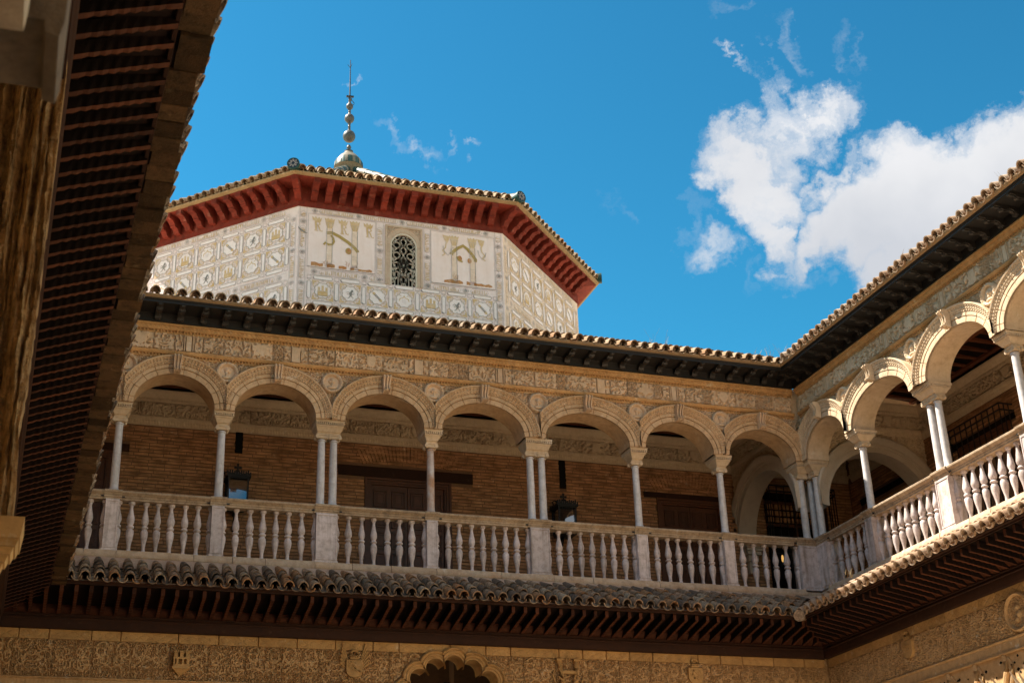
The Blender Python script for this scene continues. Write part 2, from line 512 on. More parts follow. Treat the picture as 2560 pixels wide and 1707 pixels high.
def grid_mesh(name, P, mat, smooth=True, flip=False):
    """P: (rows, cols, 3) world positions"""
    r, c, _ = P.shape
    me = bpy.data.meshes.new(name)
    idx = np.arange(r * c).reshape(r, c)
    q = np.stack([idx[:-1, :-1], idx[:-1, 1:], idx[1:, 1:], idx[1:, :-1]], -1).reshape(-1, 4)
    if flip:
        q = q[:, ::-1]
    nf = len(q)
    me.vertices.add(r * c)
    me.vertices.foreach_set('co', np.ascontiguousarray(P.reshape(-1), dtype=np.float32))
    me.loops.add(nf * 4)
    me.loops.foreach_set('vertex_index', np.ascontiguousarray(q.reshape(-1), dtype=np.int32))
    me.polygons.add(nf)
    me.polygons.foreach_set('loop_start', np.arange(0, nf * 4, 4, dtype=np.int32))
    me.polygons.foreach_set('loop_total', np.full(nf, 4, dtype=np.int32))
    me.update(calc_edges=True)
    me.materials.append(mat)
    if smooth:
        me.shade_smooth()
        me.set_sharp_from_angle(angle=math.radians(50))
    return me


# ------------------------------------------------------------------ carved relief fields
def sstep(a, b, x):
    t = np.clip((x - a) / (b - a), 0, 1)
    return t * t * (3 - 2 * t)


def scrolls(U, Z, seed, spacing=.13, pitch=.034, leaf=True):
    """rinceaux: spirals of alternating hand with leaves between; returns 0..1"""
    rs = np.random.RandomState(seed)
    H = np.zeros_like(U)
    u0, u1, z0, z1 = U.min(), U.max(), Z.min(), Z.max()
    nu = max(1, int(round((u1 - u0) / spacing)))
    nz = max(1, int(round((z1 - z0) / spacing)))
    for i in range(nu):
        for j in range(nz):
            cu = u0 + (i + .5 + rs.uniform(-.16, .16)) * (u1 - u0) / nu
            cz = z0 + (j + .5 + rs.uniform(-.16, .16)) * (z1 - z0) / nz
            R = spacing * rs.uniform(.5, .66)
            x, y = U - cu, Z - cz
            m = (x * x + y * y) < (R * 1.35) ** 2
            if not m.any():
                continue
            r = np.sqrt(x[m] ** 2 + y[m] ** 2)
            th = np.arctan2(y[m], x[m])
            hand = 1 if (i + j) % 2 else -1
            ph = r / (pitch * rs.uniform(.9, 1.2)) - hand * th / (2 * np.pi) + rs.uniform()
            ridge = .5 + .5 * np.cos(2 * np.pi * ph)
            h = ridge ** 1.3 * sstep(R * 1.0, R * .7, r)
            if leaf:
                lob = (.5 + .5 * np.cos(th * rs.randint(5, 8) + rs.uniform(0, 6))) * sstep(R * 1.3, R * 1.0, r) * sstep(R * .75, R * .95, r)
                h = np.maximum(h, lob * .8)
            H[m] = np.maximum(H[m], h)
    return H


def figures(U, Z, seed, mirror=True, n=26):
    """paired beasts and foliage: clustered rounded lobes, mirrored about the panel's axis"""
    rs = np.random.RandomState(seed)
    u0, u1, z0, z1 = U.min(), U.max(), Z.min(), Z.max()
    X = (U - (u0 + u1) / 2)
    if mirror:
        X = np.abs(X)
        xr = (0, (u1 - u0) / 2)
    else:
        xr = (-(u1 - u0) / 2, (u1 - u0) / 2)
    H = np.zeros_like(U)
    for k in range(n):
        cx = rs.uniform(*xr)
        cz = rs.uniform(z0 + .02, z1 - .02)
        a, b = rs.uniform(.03, .085), rs.uniform(.012, .026)
        t = rs.uniform(0, np.pi)
        bend = rs.uniform(-8, 8)
        dx, dz = X - cx, Z - cz
        p = dx * np.cos(t) + dz * np.sin(t)
        q = -dx * np.sin(t) + dz * np.cos(t) + bend * p * p
        e = 1 - (p / a) ** 2 - (q / b) ** 2
        H = np.maximum(H, np.sqrt(np.clip(e, 0, 1)) * rs.uniform(.6, 1.0))
    return H


def shield_h(U, Z, cu, cz, wd, ht):
    x, y = (U - cu) / wd, (Z - cz) / ht
    hw = np.where(y > -.1, .5, .5 * np.sqrt(np.clip(1 - ((-.1 - y) / .45) ** 2, 0, 1)))
    return ((np.abs(x) < hw) & (y < .5) & (y > -.55)).astype(float)


def frame_fade(U, Z, e=.014):
    u0, u1, z0, z1 = U.min(), U.max(), Z.min(), Z.max()
    return np.minimum(np.minimum(sstep(0, e, U - u0), sstep(0, e, u1 - U)), np.minimum(sstep(0, e, Z - z0), sstep(0, e, z1 - Z)))


def crisp(h):
    return .8 * sstep(.22, .58, h) + .2 * np.clip(h, 0, 1)


def relief_panel(T, name, parent, mat, u0, u1, z0, z1, d, hf, depth=.03, res=.011, sink=.02, kind=None, label=None):
    nu, nz = max(6, int((u1 - u0) / res) + 1), max(6, int((z1 - z0) / res) + 1)
    U, Z = np.meshgrid(np.linspace(u0, u1, nu), np.linspace(z0, z1, nz))
    H = crisp(hf(U, Z)) * depth
    # returns round the edge so that the piece has thickness
    U = np.pad(U, 1, mode='edge')
    Z = np.pad(Z, 1, mode='edge')
    H = np.pad(H, 1, constant_values=-sink * .6)
    P = T3(T, U, d - H, Z)
    return put(name, grid_mesh(name, P, mat), parent, None, None, kind, label)


def T3(T, U, Dp, Z):
    x, y, z = T((U, Dp, Z))
    x = x + 0 * U
    y = y + 0 * U
    z = z + 0 * U
    return np.stack([x, y, z], -1)


# wing frames: u along the wing from the inner corner, d depth into the building (negative: out over the court)
TB = lambda p: (-p[0], p[1], p[2])
TR = lambda p: (p[1], -p[0], p[2])
LA = np.array([0.0225, -1.0]) / math.hypot(.0225, 1)
LN = np.array([1.0, .0225]) / math.hypot(.0225, 1)
TL = lambda p: (-13.72 + LA[0] * p[0] - LN[0] * p[1], LA[1] * p[0] - LN[1] * p[1], p[2])


def inward(T):
    a, b = Vector(T((0., 0., 0.))), Vector(T((0., 1., 0.)))
    return (b - a)


def sweep(T, prof, u0, u1, miter=True, step=None, mods=None, end_cap=True):
    """moulding: profile [(d, z)] swept along u; mods: {index: (amp_d, period)} square teeth on profile points"""
    n = len(prof)
    us = np.array([u0, u1]) if step is None else np.linspace(u0, u1, int((u1 - u0) / step) + 1)
    pd = np.array([p[0] for p in prof])
    pz = np.array([p[1] for p in prof])
    U = np.repeat(us[None, :], n, 0).astype(float)
    Dp = np.repeat(pd[:, None], len(us), 1)
    Z = np.repeat(pz[:, None], len(us), 1)
    if miter:
        U = np.maximum(U, (-pd)[:, None])
    if mods:
        for i, (amp, per) in mods.items():
            Dp[i] += amp * (((us / per) % 1.0) < .5)
    return T3(T, U, Dp, Z)


def moulding(name, T, prof, u0, u1, mat, parent, step=None, mods=None, miter=True, kind=None, label=None):
    return put(name, grid_mesh(name, sweep(T, prof, u0, u1, miter, step, mods), mat), parent, None, None, kind, label)

# ------------------------------------------------------------------ shared piece meshes


def tile_mesh(name, mat, r0, r1, L, th=.014, up=True, seg=8):
    """half-round clay tile along +Y, wide end r0 at y=0; up: cover tile, else channel tile"""
    mb = MB(smooth=40)
    ys = [0, L]
    rr = [r0, r1]
    vs, fs = [], []
    n = seg + 1
    for y, r in zip(ys, rr):
        for rad in (r, r - th):
            for k in range(n):
                a = math.pi * k / seg
                x, z = -rad * math.cos(a), rad * math.sin(a) * (1.28 if up else .9)
                vs.append((x, y, z if up else -z))
    o = lambda j, i, k: (j * 2 + i) * n + k
    for k in range(seg):
        fs.append((o(0, 0, k), o(0, 0, k + 1), o(1, 0, k + 1), o(1, 0, k)))
        fs.append((o(0, 1, k), o(1, 1, k), o(1, 1, k + 1), o(0, 1, k + 1)))
        for j in (0, 1):
            fs.append((o(j, 0, k), o(j, 1, k), o(j, 1, k + 1), o(j, 0, k + 1)))
    for k in (0, seg):
        fs.append((o(0, 0, k), o(1, 0, k), o(1, 1, k), o(0, 1, k)))
    mb.add(vs, fs)
    return mb.mesh(name, mat)


def tile_mat(T, u, d, z, slope, jitter=.0, rnd=random):
    """frame of a tile on a roof: y up the slope (into the building), z off the roof"""
    h = inward(T)
    h.z = 0
    h.normalize()
    a = slope + rnd.uniform(-jitter, jitter)
    y = Vector((h.x * math.cos(a), h.y * math.cos(a), math.sin(a)))
    x = Vector((h.y, -h.x, 0))
    tw = rnd.uniform(-jitter, jitter) * 1.4
    y = (y * math.cos(tw) + x * math.sin(tw)).normalized()
    zz = x.cross(y).normalized()
    x = y.cross(zz)
    p = T((u, d, z))
    return Matrix(((x.x, y.x, zz.x, p[0]), (x.y, y.y, zz.y, p[1]), (x.z, y.z, zz.z, p[2]), (0, 0, 0, 1)))


def tiled_eave(T, parent, mats, u0, u1, d0, z0, slope, rows, pitch=.21, L=.40, expo=.27, overlap=True, clip=None, names=('roof_tile', 'channel_tile'), r=.078, jit=.02, plugs=False):
    """courses of cover and channel tiles from the eave edge (d0, z0) upwards"""
    cov = tile_mesh('cover_tile', mats[0], r * 1.04, r * .80, L)
    plug = None
    if plugs:
        pm = MB()
        pm.add([(r * .95 * math.cos(math.pi * k / 10), .15, r * 1.22 * math.sin(math.pi * k / 10) - .004) for k in range(11)], [tuple(range(11))])
        plug = pm.mesh('mortar_plug', M['mortar'])
    pan = tile_mesh('channel_tile', mats[1], r * .98, r * .9, L, up=False)
    n = int((u1 - u0) / pitch)
    for i in range(n):
        uc = u0 + (i + .5) * pitch
        for k in range(rows):
            dd, zz = d0 + k * expo * math.cos(slope), z0 + k * expo * math.sin(slope)
            for which in (0, 1):
                u = uc + (pitch / 2 if which else 0) + random.uniform(-.007, .007)
                if clip and u < -dd - .02:
                    continue
                j = random.uniform(-.014, .014) if k == 0 else random.uniform(-.006, .006)
                lift = .020 * (k > 0) + random.uniform(0, .006)
                m = tile_mat(T, u, dd + j, zz + lift + (0 if which == 0 else .012), slope - .03 * (k > 0), jit)
                put(names[which], (cov, pan)[which], parent, None, m)
                if plug and which == 0 and k == 0:
                    put('mortar_plug', plug, parent, None, m)


def column_mesh(name, mat, z0, z1, r=.066):
    mb = MB(smooth=35)
    h = z1 - z0
    mb.lathe([(r * 1.35, z0), (r * 1.38, z0 + .025), (r * 1.2, z0 + .04), (r * 1.12, z0 + .06), (r * 1.02, z0 + .075), (r, z0 + .2), (r * 1.0, z0 + h * .45),
              (r * .9, z1 - .06), (r * .88, z1 - .035), (r * 1.05, z1 - .03), (r * 1.05, z1 - .012), (r * .95, z1)], 0, 0, 16)
    return mb


Z_RAIL, Z_CAPB, Z_SPR = 1.47, 2.64, 2.925


def make_column(T, parent, u, d, mat, label=None):
    mb = column_mesh('column', mat, Z_RAIL, Z_CAPB)
    p = T((u, d, 0))
    col = put('column', mb.mesh('column', mat), parent, None, Matrix.Translation(Vector(p)), None, label)
    return col


def make_capital(T, parent, u, d, half, pair=None):
    """ionic volutes under a flaring impost block with a dentilled top slab"""
    mb = MB(T, smooth=30)
    dh = .165
    offs = [0] if pair is None else [-pair / 2, pair / 2]
    for o in offs:
        # echinus and volutes
        for sd in (-1, 1):
            for su in (-1, 1):
                c = (u + o + su * .085, d + sd * .075, Z_CAPB + .035)
                pts = [(c[0], c[1] - sd * .03, c[2]), (c[0], c[1] + sd * .018, c[2])]
                n = 10
                ring = []
                for q in (0, 1):
                    for k in range(n):
                        a = 2 * math.pi * k / n
                        ring.append((pts[q][0] + .034 * math.cos(a), pts[q][1], pts[q][2] + .034 * math.sin(a)))
                mb.add(ring, [tuple(range(n)), tuple(range(n, 2 * n))[::-1]] + [(k, (k + 1) % n, n + (k + 1) % n, n + k) for k in range(n)])
                mb.add([(pts[1][0] + .014 * math.cos(a) * 1, pts[1][1] + (sd * .01), pts[1][2] + .014 * math.sin(a)) for a in [2 * math.pi * k / 6 for k in range(6)]], [tuple(range(6))])
        mb.box(u + o - .09, u + o + .09, d - .08, d + .08, Z_CAPB + .01, Z_CAPB + .062)
        mb.box(u + o - .105, u + o + .105, d - .095, d + .095, Z_CAPB + .062, Z_CAPB + .082)
    b = (.085 if pair is None else .085 + pair / 2)

    def lay(h0, d0, z0, h1, d1, z1):
        mb.hexa([(u - h0, d - d0, z0), (u + h0, d - d0, z0), (u + h0, d + d0, z0), (u - h0, d + d0, z0),
                 (u - h1, d - d1, z1), (u + h1, d - d1, z1), (u + h1, d + d1, z1), (u - h1, d + d1, z1)])
    z = Z_CAPB + .082
    e = half - b
    lay(b, .085, z, b + e * .15, .10, z + .03)
    lay(b + e * .2, .12, z + .03, b + e * .72, .175, z + .105)
    lay(b + e * .78, .19, z + .105, b + e * .82, .195, z + .125)
    # dentils
    top0, top1 = z + .125, z + .165
    lay(b + e * .72, .175, top0, b + e * .72, .175, top1)
    n = int(2 * half / .034)
    for k in range(n):
        uu = u - half + (k + .5) * 2 * half / n
        mb.box(uu - .0105, uu + .0105, d - .215, d - .17, top0 + .002, top1)
    for k in range(12):
        dd = d - .2 + (k + .5) * .4 / 12
        for sg in (-1, 1):
            mb.box(min(u + sg * (half - .035), u + sg * (half - .002)), max(u + sg * (half - .035), u + sg * (half - .002)), dd - .0105, dd + .0105, top0 + .002, top1)
    lay(half - .004, .222, top1, half + .004, .23, Z_SPR)
    return mb.build('capital', M['stone_pale'], parent)


def arch_curve(c, a, b, n):
    t = np.linspace(0, np.pi, n)
    return t


def make_arch(T, parent, c, a, lo, hi, rise=.55, lift=.0):
    """archivolt (swept, with bead rows), soffit and keystone of one gallery arch; lo, hi: midlines to the neighbours"""
    n = 241
    t = np.linspace(0, np.pi, n)
    prof = [(0.0, .0), (.0, .045), (.045, .048), (.28, .050), (.30, .030), (.33, .030), (.335, .058), (.52, .062), (.535, .05), (.55, .072), (.60, .080), (.645, .072), (.66, .078),
            (.70, .088), (.75, .092), (.79, .086), (.80, .096), (.845, .108), (.89, .106), (.90, .118), (.97, .125), (1.0, .118), (1.0, .0)]
    F = np.array([p[0] for p in prof])[:, None]
    O = np.repeat(np.array([p[1] for p in prof])[:, None], n, 1)
    bead = ((np.arange(n) % 3) > 0).astype(float)
    bead2 = ((np.arange(n) % 5) > 1).astype(float)
    for i, k in ((10, bead2), (14, bead2), (17, bead2)):
        O[i] -= .022 * (1 - k)
    for jv in range(12, n - 8, 24):
        O[1:10, jv] -= .014
    A = a + .275 * F
    B = rise + .31 * F
    U = c - A * np.cos(t)[None, :]
    Z = Z_SPR + B * np.sin(t)[None, :]
    U = np.clip(U, lo, hi)
    me = grid_mesh('arch', T3(T, U, .10 - O, Z), M['stone'])
    arch = put('arch', me, parent)
    # soffit between the faces
    dd = np.linspace(.055, .54, 4)[:, None]
    U2 = np.repeat((c - a * np.cos(t))[None, :], 4, 0)
    Z2 = np.repeat((Z_SPR + rise * np.sin(t))[None, :], 4, 0)
    put('soffit', grid_mesh('soffit', T3(T, U2, np.repeat(dd, n, 1), Z2), M['stone']), arch)
    # keystone: scrolled console with a leaf
    mb = MB(T, smooth=35)
    zt, zb = Z_SPR + rise + .295, Z_SPR + rise - .005
    h = zt - zb
    side = [(.03, zb), (-.075, zb + .012), (-.098, zb + .035), (-.092, zb + .06), (-.07, zb + .075), (-.066, zb + .14), (-.085, zb + .2), (-.115, zb + .235), (-.13, zb + .26), (-.125, zb + .285), (-.10, zt), (.03, zt)]
    for (x0, x1, g) in ((-.066, -.046, .0), (-.042, -.014, .03), (-.010, .010, -.01), (.014, .042, .03), (.046, .066, .0)):
        p = [(q[0] + (g if q[0] < 0 else 0), q[1]) for q in side]
        f0, f1 = x0, x1
        m = len(p)
        mb.add([(c + f0 * (.78 + .22 * (q[1] - zb) / h), q[0], q[1]) for q in p] + [(c + f1 * (.78 + .22 * (q[1] - zb) / h), q[0], q[1]) for q in p],
               [tuple(range(m)), tuple(range(m, 2 * m))[::-1]] + [(i, (i + 1) % m, m + (i + 1) % m, m + i) for i in range(m)])
    for sx in (-.05, -.017, .017, .05):
        mb.tube([(c + sx, -.075, zb + .01), (c + sx, -.10, zb + .025), (c + sx, -.094, zb + .045)], .014, 6)
    mb.build('keystone', M['relief'], arch)
    # mortar joints of the voussoirs: fine dark cuts on the fascia
    return arch


ARCH_Z = 3.77


def spandrel_wall(T, parent, arches, u0, u1, rise=.55):
    """front wall above the springing, carved between the archivolts; back face plain"""
    res = .0125
    us = np.arange(u0, u1, res)
    zl = np.full_like(us, Z_SPR)
    zo = np.full_like(us, Z_SPR)
    for (c, a) in arches:
        m = np.abs(us - c) < a
        zl[m] = Z_SPR + rise * np.sqrt(1 - ((us[m] - c) / a) ** 2)
        m = np.abs(us - c) < a + .275
        zo[m] = np.maximum(zo[m], Z_SPR + (rise + .31) * np.sqrt(1 - ((us[m] - c) / (a + .275)) ** 2))
    nz = 74
    k = np.linspace(0, 1, nz)[:, None]
    Z = zl[None, :] + (ARCH_Z - zl)[None, :] * k
    U = np.repeat(us[None, :], nz, 0)
    H = scrolls(U, Z, 11 + int(abs(u0) * 10), .10, .030)
    mask = sstep(.012, .035, Z - zo[None, :])
    Dp = .10 - .042 * crisp(H) * mask + .018 * mask
    f = put('spandrel', grid_mesh('spandrel', T3(T, U, Dp, Z), M['relief']), parent)
    Zb = np.stack([zl, np.full_like(zl, 4.4)])
    Ub = np.repeat(us[None, :], 2, 0)
    put('inner_face', grid_mesh('inner_face', T3(T, Ub, np.full_like(Ub, .54), Zb), M['gallery_plaster']), parent)


def medallion(T, parent, u, z, seed):
    rs = np.random.RandomState(seed)
    mb = MB(T, smooth=40)
    n = 36
    rings = [(.188, .11), (.186, .045), (.172, .022), (.155, .018), (.138, .032), (.128, .052), (.124, .075), (.06, .07), (.0, .07)]
    vs = []
    for i, (r, d) in enumerate(rings):
        for k in range(n):
            a = 2 * math.pi * k / n
            dd = d
            if 1 <= i <= 4:
                dd += .014 * math.sin(a * 16 + i * 1.7)
            vs.append((u + r * math.cos(a), dd, z + r * math.sin(a)))
    fs = [(i * n + k, i * n + (k + 1) % n, (i + 1) * n + (k + 1) % n, (i + 1) * n + k) for i in range(len(rings) - 1) for k in range(n)]
    mb.add(vs, fs)
    # a profile head: skull, neck, shoulders
    s = rs.choice([-1, 1])

    def blob(cx, cz, rx, rz, h):
        m, q = 12, 5
        v = []
        for i in range(q):
            f = i / (q - 1)
            for k in range(m):
                a = 2 * math.pi * k / m
                v.append((u + s * (cx + rx * math.cos(a) * math.cos(f * 1.55)), .072 - h * math.sin(f * 1.55), z + cz + rz * math.sin(a) * math.cos(f * 1.55)))
        mb.add(v, [(i * m + k, i * m + (k + 1) % m, (i + 1) * m + (k + 1) % m, (i + 1) * m + k) for i in range(q - 1) for k in range(m)])
    blob(-.005, .035, .045, .05, .05)
    blob(.03, .018, .028, .032, .04)
    blob(.056, .022, .012, .012, .03)
    blob(-.005, -.03, .026, .045, .04)
    blob(0, -.085, .085, .033, .045)
    return mb.build('medallion', M['relief'], parent)


def baluster_mesh(mat, seed=0):
    mb = MB(smooth=45)
    P_ = [(.050, .0), (.052, .03), (.036, .04), (.030, .055), (.027, .085), (.030, .13), (.043, .20), (.056, .27), (.060, .325), (.055, .365), (.036, .39), (.034, .40),
          (.055, .412), (.058, .427), (.052, .442), (.036, .452), (.040, .465), (.056, .50), (.059, .54), (.052, .59), (.038, .65), (.027, .71), (.024, .745), (.030, .765),
          (.028, .775), (.046, .79), (.050, .80), (.050, .835)]
    rs = random.Random(seed)
    k_ = rs.uniform(.93, 1.06)
    P_ = [(r * k_ * rs.uniform(.965, 1.035), z + (rs.uniform(-.006, .006) if .06 < z < .77 else 0)) for r, z in P_]
    mb.lathe(P_, 0, 0, 12)
    mb.v = [(x + rs.uniform(-.0015, .0015), y + rs.uniform(-.0015, .0015), z) for x, y, z in mb.v]
    return mb.mesh('baluster', mat)


def balustrade(T, parent, posts, u_start, u_end, bal_mat, first=True):
    """posts: [(u, half width)]; rails between, balusters under them, base stones below"""
    z0, z1 = .505, 1.34
    kinds = [baluster_mesh(bal_mat, q) for q in range(7)]
    edges = []
    ps = sorted(posts)
    cur = u_start
    for (u, h) in ps:
        edges.append((cur, u - h))
        cur = u + h
    edges.append((cur, u_end))
    railp = [(.235, 1.335), (.235, 1.365), (.222, 1.372), (.222, 1.395), (.208, 1.402), (.19, 1.425), (.172, 1.435), (.168, 1.462), (.18, 1.472), (.46, 1.472), (.472, 1.46), (.465, 1.435), (.43, 1.40), (.415, 1.335), (.235, 1.335)]
    postp = [(q[0] - (.022 if q[0] < .3 else -.022), q[1] + (.004 if q[1] > 1.4 else 0)) for q in railp]
    for (a, b) in edges:
        if b - a < .08:
            continue
        mb = MB(T, smooth=30)
        n = len(railp)
        miter = a <= .2
        mb.prism(railp, 'x', a - .002, b + .002)
        if miter:                                                     # meet the other wing on the diagonal
            mb.v = [((p[1] * 1.0 if abs(p[0] - (a - .002)) < 1e-6 else p[0]), p[1], p[2]) for p in mb.v]
        mb.build('handrail', M['rail'], parent)
        L = b - a
        k = max(1, int(round(L / .212)))
        # half balusters against the posts, whole ones between
        for i in range(1, k):
            uu = a + i * L / k
            if uu < .25:
                continue
            p = T((uu + random.uniform(-.012, .012), .325, z0))
            m = Matrix.Translation(Vector(p)) @ Matrix.Rotation(random.uniform(0, 6.28), 4, 'Z') @ Matrix.Rotation(random.uniform(-.012, .012), 4, 'X')
            put('baluster', random.choice(kinds), parent, None, m)
        for e in (a, b):
            if e < u_end - .1 and e > .12:
                p = T((e, .325, z0))
                put('baluster', random.choice(kinds), parent, None, Matrix.Translation(Vector(p)))
    for (u, h) in ps:
        mb = MB(T)
        mb.box(u - h, u + h, .20, .45, z0 + .03, 1.335)
        # raised border round the front panel
        for q in ((u - h + .004, u - h + .022, z0 + .05, 1.315), (u + h - .022, u + h - .004, z0 + .05, 1.315), (u - h + .022, u + h - .022, z0 + .05, z0 + .07), (u - h + .022, u + h - .022, 1.297, 1.315)):
            mb.box(q[0], q[1], .190, .203, q[2], q[3])
        mb.box(u - h - .016, u + h + .016, .184, .466, z0 - .002, z0 + .032)
        ped = mb.build('pedestal', M['marble'], parent)
        mb = MB(T)
        mb.prism(postp, 'x', u - h - .03, u + h + .03)
        mb.build('pedestal_cap', M['rail'], ped)
        mb = MB(T)
        for sg in (-1, 1):                                          # iron cramp
            mb.box(u + sg * (h + .035) - .04, u + sg * (h + .035) + .04, .205, .225, 1.368, 1.386)
        mb.build('iron_cramp', M['iron'], ped)
    # base stones
    u = u_start
    while u < u_end:
        L = random.uniform(.45, 1.25)
        e = min(u + L, u_end)
        mb = MB(T, smooth=40)
        j = random.uniform(-.006, .006)
        prof = [(.60, .375), (.138 + j, .375), (.126 + j, .395), (.126 + j, .445), (.142 + j, .475), (.15 + j, .502), (.60, .502)]
        n = len(prof)
        g = .004
        rows = 5
        for q in range(rows):
            uu = (u + g) + (e - u - 2 * g) * q / (rows - 1)
            for (dd, zz) in prof:
                o = 0 if dd > .5 else random.uniform(-.005, .005)
                u_eff = max(uu, dd) if u_start <= .2 and q == 0 and u == u_start else uu
                mb.v.append((u_eff, dd + o, zz + (0 if dd > .5 else random.uniform(-.004, .004))))
        for q in range(rows - 1):
            for i in range(n - 1):
                mb.f.append((q * n + i, q * n + i + 1, (q + 1) * n + i + 1, (q + 1) * n + i))
        mb.f += [tuple(range(n)), tuple(range((rows - 1) * n, rows * n))]
        mb.build('base_stone', M['ledge'], parent)
        u = e


def gallery_entablature(T, parent, u1, seed, panels=True):
    """string course, carved frieze panels and cornice above the arches"""
    st = [(.12, 3.762), (.085, 3.765), (.075, 3.785), (.062, 3.79), (.062, 3.815), (.05, 3.82), (.035, 3.85), (.03, 3.855), (.03, 3.872), (.10, 3.884)]
    moulding('string_course', T, st, 0, u1, M['stone_amber'], parent, .0135, {3: (.032, .054), 4: (.032, .054)})
    rs = random.Random(seed)
    u = .02
    i = 0
    mb = MB(T)
    mb.box(-.1, u1, .10, .54, 3.77, 4.36)
    mb.build('wall_core', M['relief'], parent)
    while u < u1 - .05:
        L = rs.choice([.34, .42, .5, .36, .18, .46])
        e = min(u + L, u1)
        kind = i % 5
        s = seed * 100 + i

        def hf(U, Z, kind=kind, s=s, u=u, e=e):
            ff = frame_fade(U, Z)
            if e - u < .2:
                return np.maximum(scrolls(U, Z, s, .09, .03), .2) * ff
            if kind == 2:                                            # little aedicule / inscription tablet
                x = np.abs(U - (u + e) / 2)
                tab = ((x < .05) & (Z < 4.17)).astype(float) * .75
                colm = ((x > .055) & (x < .08)).astype(float)
                side = figures(U, Z, s, True, 22) * (x > .09)
                return np.maximum(np.maximum(tab, colm), side) * ff
            if kind == 4:
                sh = shield_h(U, Z, (u + e) / 2, 4.06, .15, .2)
                return np.maximum(sh * .9, figures(U, Z, s, True, 28) * .9 * (1 - sh)) * ff
            if kind == 1:
                return np.maximum(figures(U, Z, s, False, 30), scrolls(U, Z, s, .12, .036) * .6) * ff
            return np.maximum(figures(U, Z, s, True, 26), scrolls(U, Z, s, .14, .04) * .45) * ff
        relief_panel(T, 'frieze_panel', parent, M['relief'], u + .0025, e - .0025, 3.884, 4.195, .092, hf, .048, .0115, .004)
        u = e
        i += 1
    co = [(.12, 4.19), (.085, 4.195), (.075, 4.215), (.058, 4.22), (.058, 4.245), (.045, 4.25), (.03, 4.285), (.02, 4.29), (.02, 4.305), (.0, 4.318), (.0, 4.345), (.2, 4.35)]
    moulding('cornice', T, co, 0, u1, M['stone_amber'], parent, .0145, {3: (.032, .054), 4: (.032, .054), 7: (.014, .075), 8: (.014, .075)})


def corbel_mesh():
    """scrolled timber bracket: profile in (d, z) with carved nose, 8 cm wide"""
    mb = MB(smooth=40)
    p = [(-.015, .065), (-.05, .055), (-.08, .07), (-.10, .10), (-.135, .125), (-.19, .13), (-.24, .115), (-.285, .10), (-.325, .105), (-.35, .125), (-.355, .145), (-.455, .15), (-.462, .165), (-.462, .19), (-.015, .19)]
    n = len(p)
    for (a, b, g) in ((-.048, -.024, .0), (-.021, .021, .012), (.024, .048, .0)):
        q = [(d - (g if d < -.44 else 0), z - (g if 0 < i < 12 else 0)) for i, (d, z) in enumerate(p)]
        mb.add([(a, d, z) for d, z in q] + [(b, d, z) for d, z in q], [tuple(range(n)), tuple(range(n, 2 * n))[::-1]] + [(i, (i + 1) % n, n + (i + 1) % n, n + i) for i in range(n)])
    for dd, zz, r in ((-.065, .09, .034), (-.30, .135, .036), (-.18, .15, .022)):
        mb.add([(x, dd + r * math.cos(a), zz + r * math.sin(a)) for x in (-.054, .054) for a in [2 * math.pi * k / 10 for k in range(10)]],
               [tuple(range(10)), tuple(range(10, 20))[::-1]] + [(k, (k + 1) % 10, 10 + (k + 1) % 10, 10 + k) for k in range(10)])
    for k in range(4):
        mb.box(-.05, .05, -.468, -.45, .154 + k * .009, .158 + k * .009)
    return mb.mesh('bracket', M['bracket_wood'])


def frame_at(T, u, d, z):
    """matrix taking local (x along, y inward, z up) to the wing at (u, d, z)"""
    h = inward(T)
    h.normalize()
    x = Vector((h.y, -h.x, 0))
    p = T((u, d, z))
    return Matrix(((x.x, h.x, 0, p[0]), (x.y, h.y, 0, p[1]), (0, 0, 1, p[2]), (0, 0, 0, 1)))


def upper_eave(T, parent, u1, mats, slope=math.radians(21), corb_pitch=.36, first=.30, tiles=2):
    soff = [(.10, 4.352), (-.018, 4.354), (-.022, 4.47), (-.03, 4.495), (-.47, 4.503)]
    moulding('eave_board', T, soff, 0, u1, M['black_wood'], parent)
    fas = [(-.44, 4.497), (-.475, 4.475), (-.492, 4.475), (-.492, 4.505), (-.505, 4.51), (-.52, 4.545), (-.50, 4.56)]
    moulding('fascia', T, fas, 0, u1, M['black_wood'], parent)
    lip = [(-.49, 4.535), (-.535, 4.54), (-.565, 4.56), (-.57, 4.585), (-.5, 4.60)]
    moulding('bedding_mortar', T, lip, 0, u1, M['lip'], parent, .05, {1: (.006, .21), 2: (.008, .21)})
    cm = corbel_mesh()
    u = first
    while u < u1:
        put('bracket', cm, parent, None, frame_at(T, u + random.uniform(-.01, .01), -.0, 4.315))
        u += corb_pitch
    # roof body behind the first courses
    z_at = lambda d: 4.565 + (d + .56) * math.tan(slope)
    mb = MB(T, smooth=40)
    per = .105
    us = np.arange(0, u1, per / 4)
    ds = np.array([-.05, 1.5, 3.3])
    U, Dp = np.meshgrid(us, ds)
    Z = 4.60 + (Dp + .56) * math.tan(slope) + .05 * np.cos(2 * np.pi * U / .21)
    U = np.maximum(U, -Dp)
    put('roof_slope', grid_mesh('roof_slope', T3(T, U, Dp, Z), mats[0]), parent)
    body = [(.10, 4.50), (-.10, 4.515), (-.46, 4.53), (-.47, 4.56), (3.3, z_at(3.3) - .05), (3.3, 4.3)]
    P = sweep(T, body + [body[0]], 0, u1)
    put('roof_deck', grid_mesh('roof_deck', P, M['dark_wood'], False), parent)
    tiled_eave(T, parent, mats, .06, u1, -.60, 4.598, slope, tiles, clip=True, plugs=True)


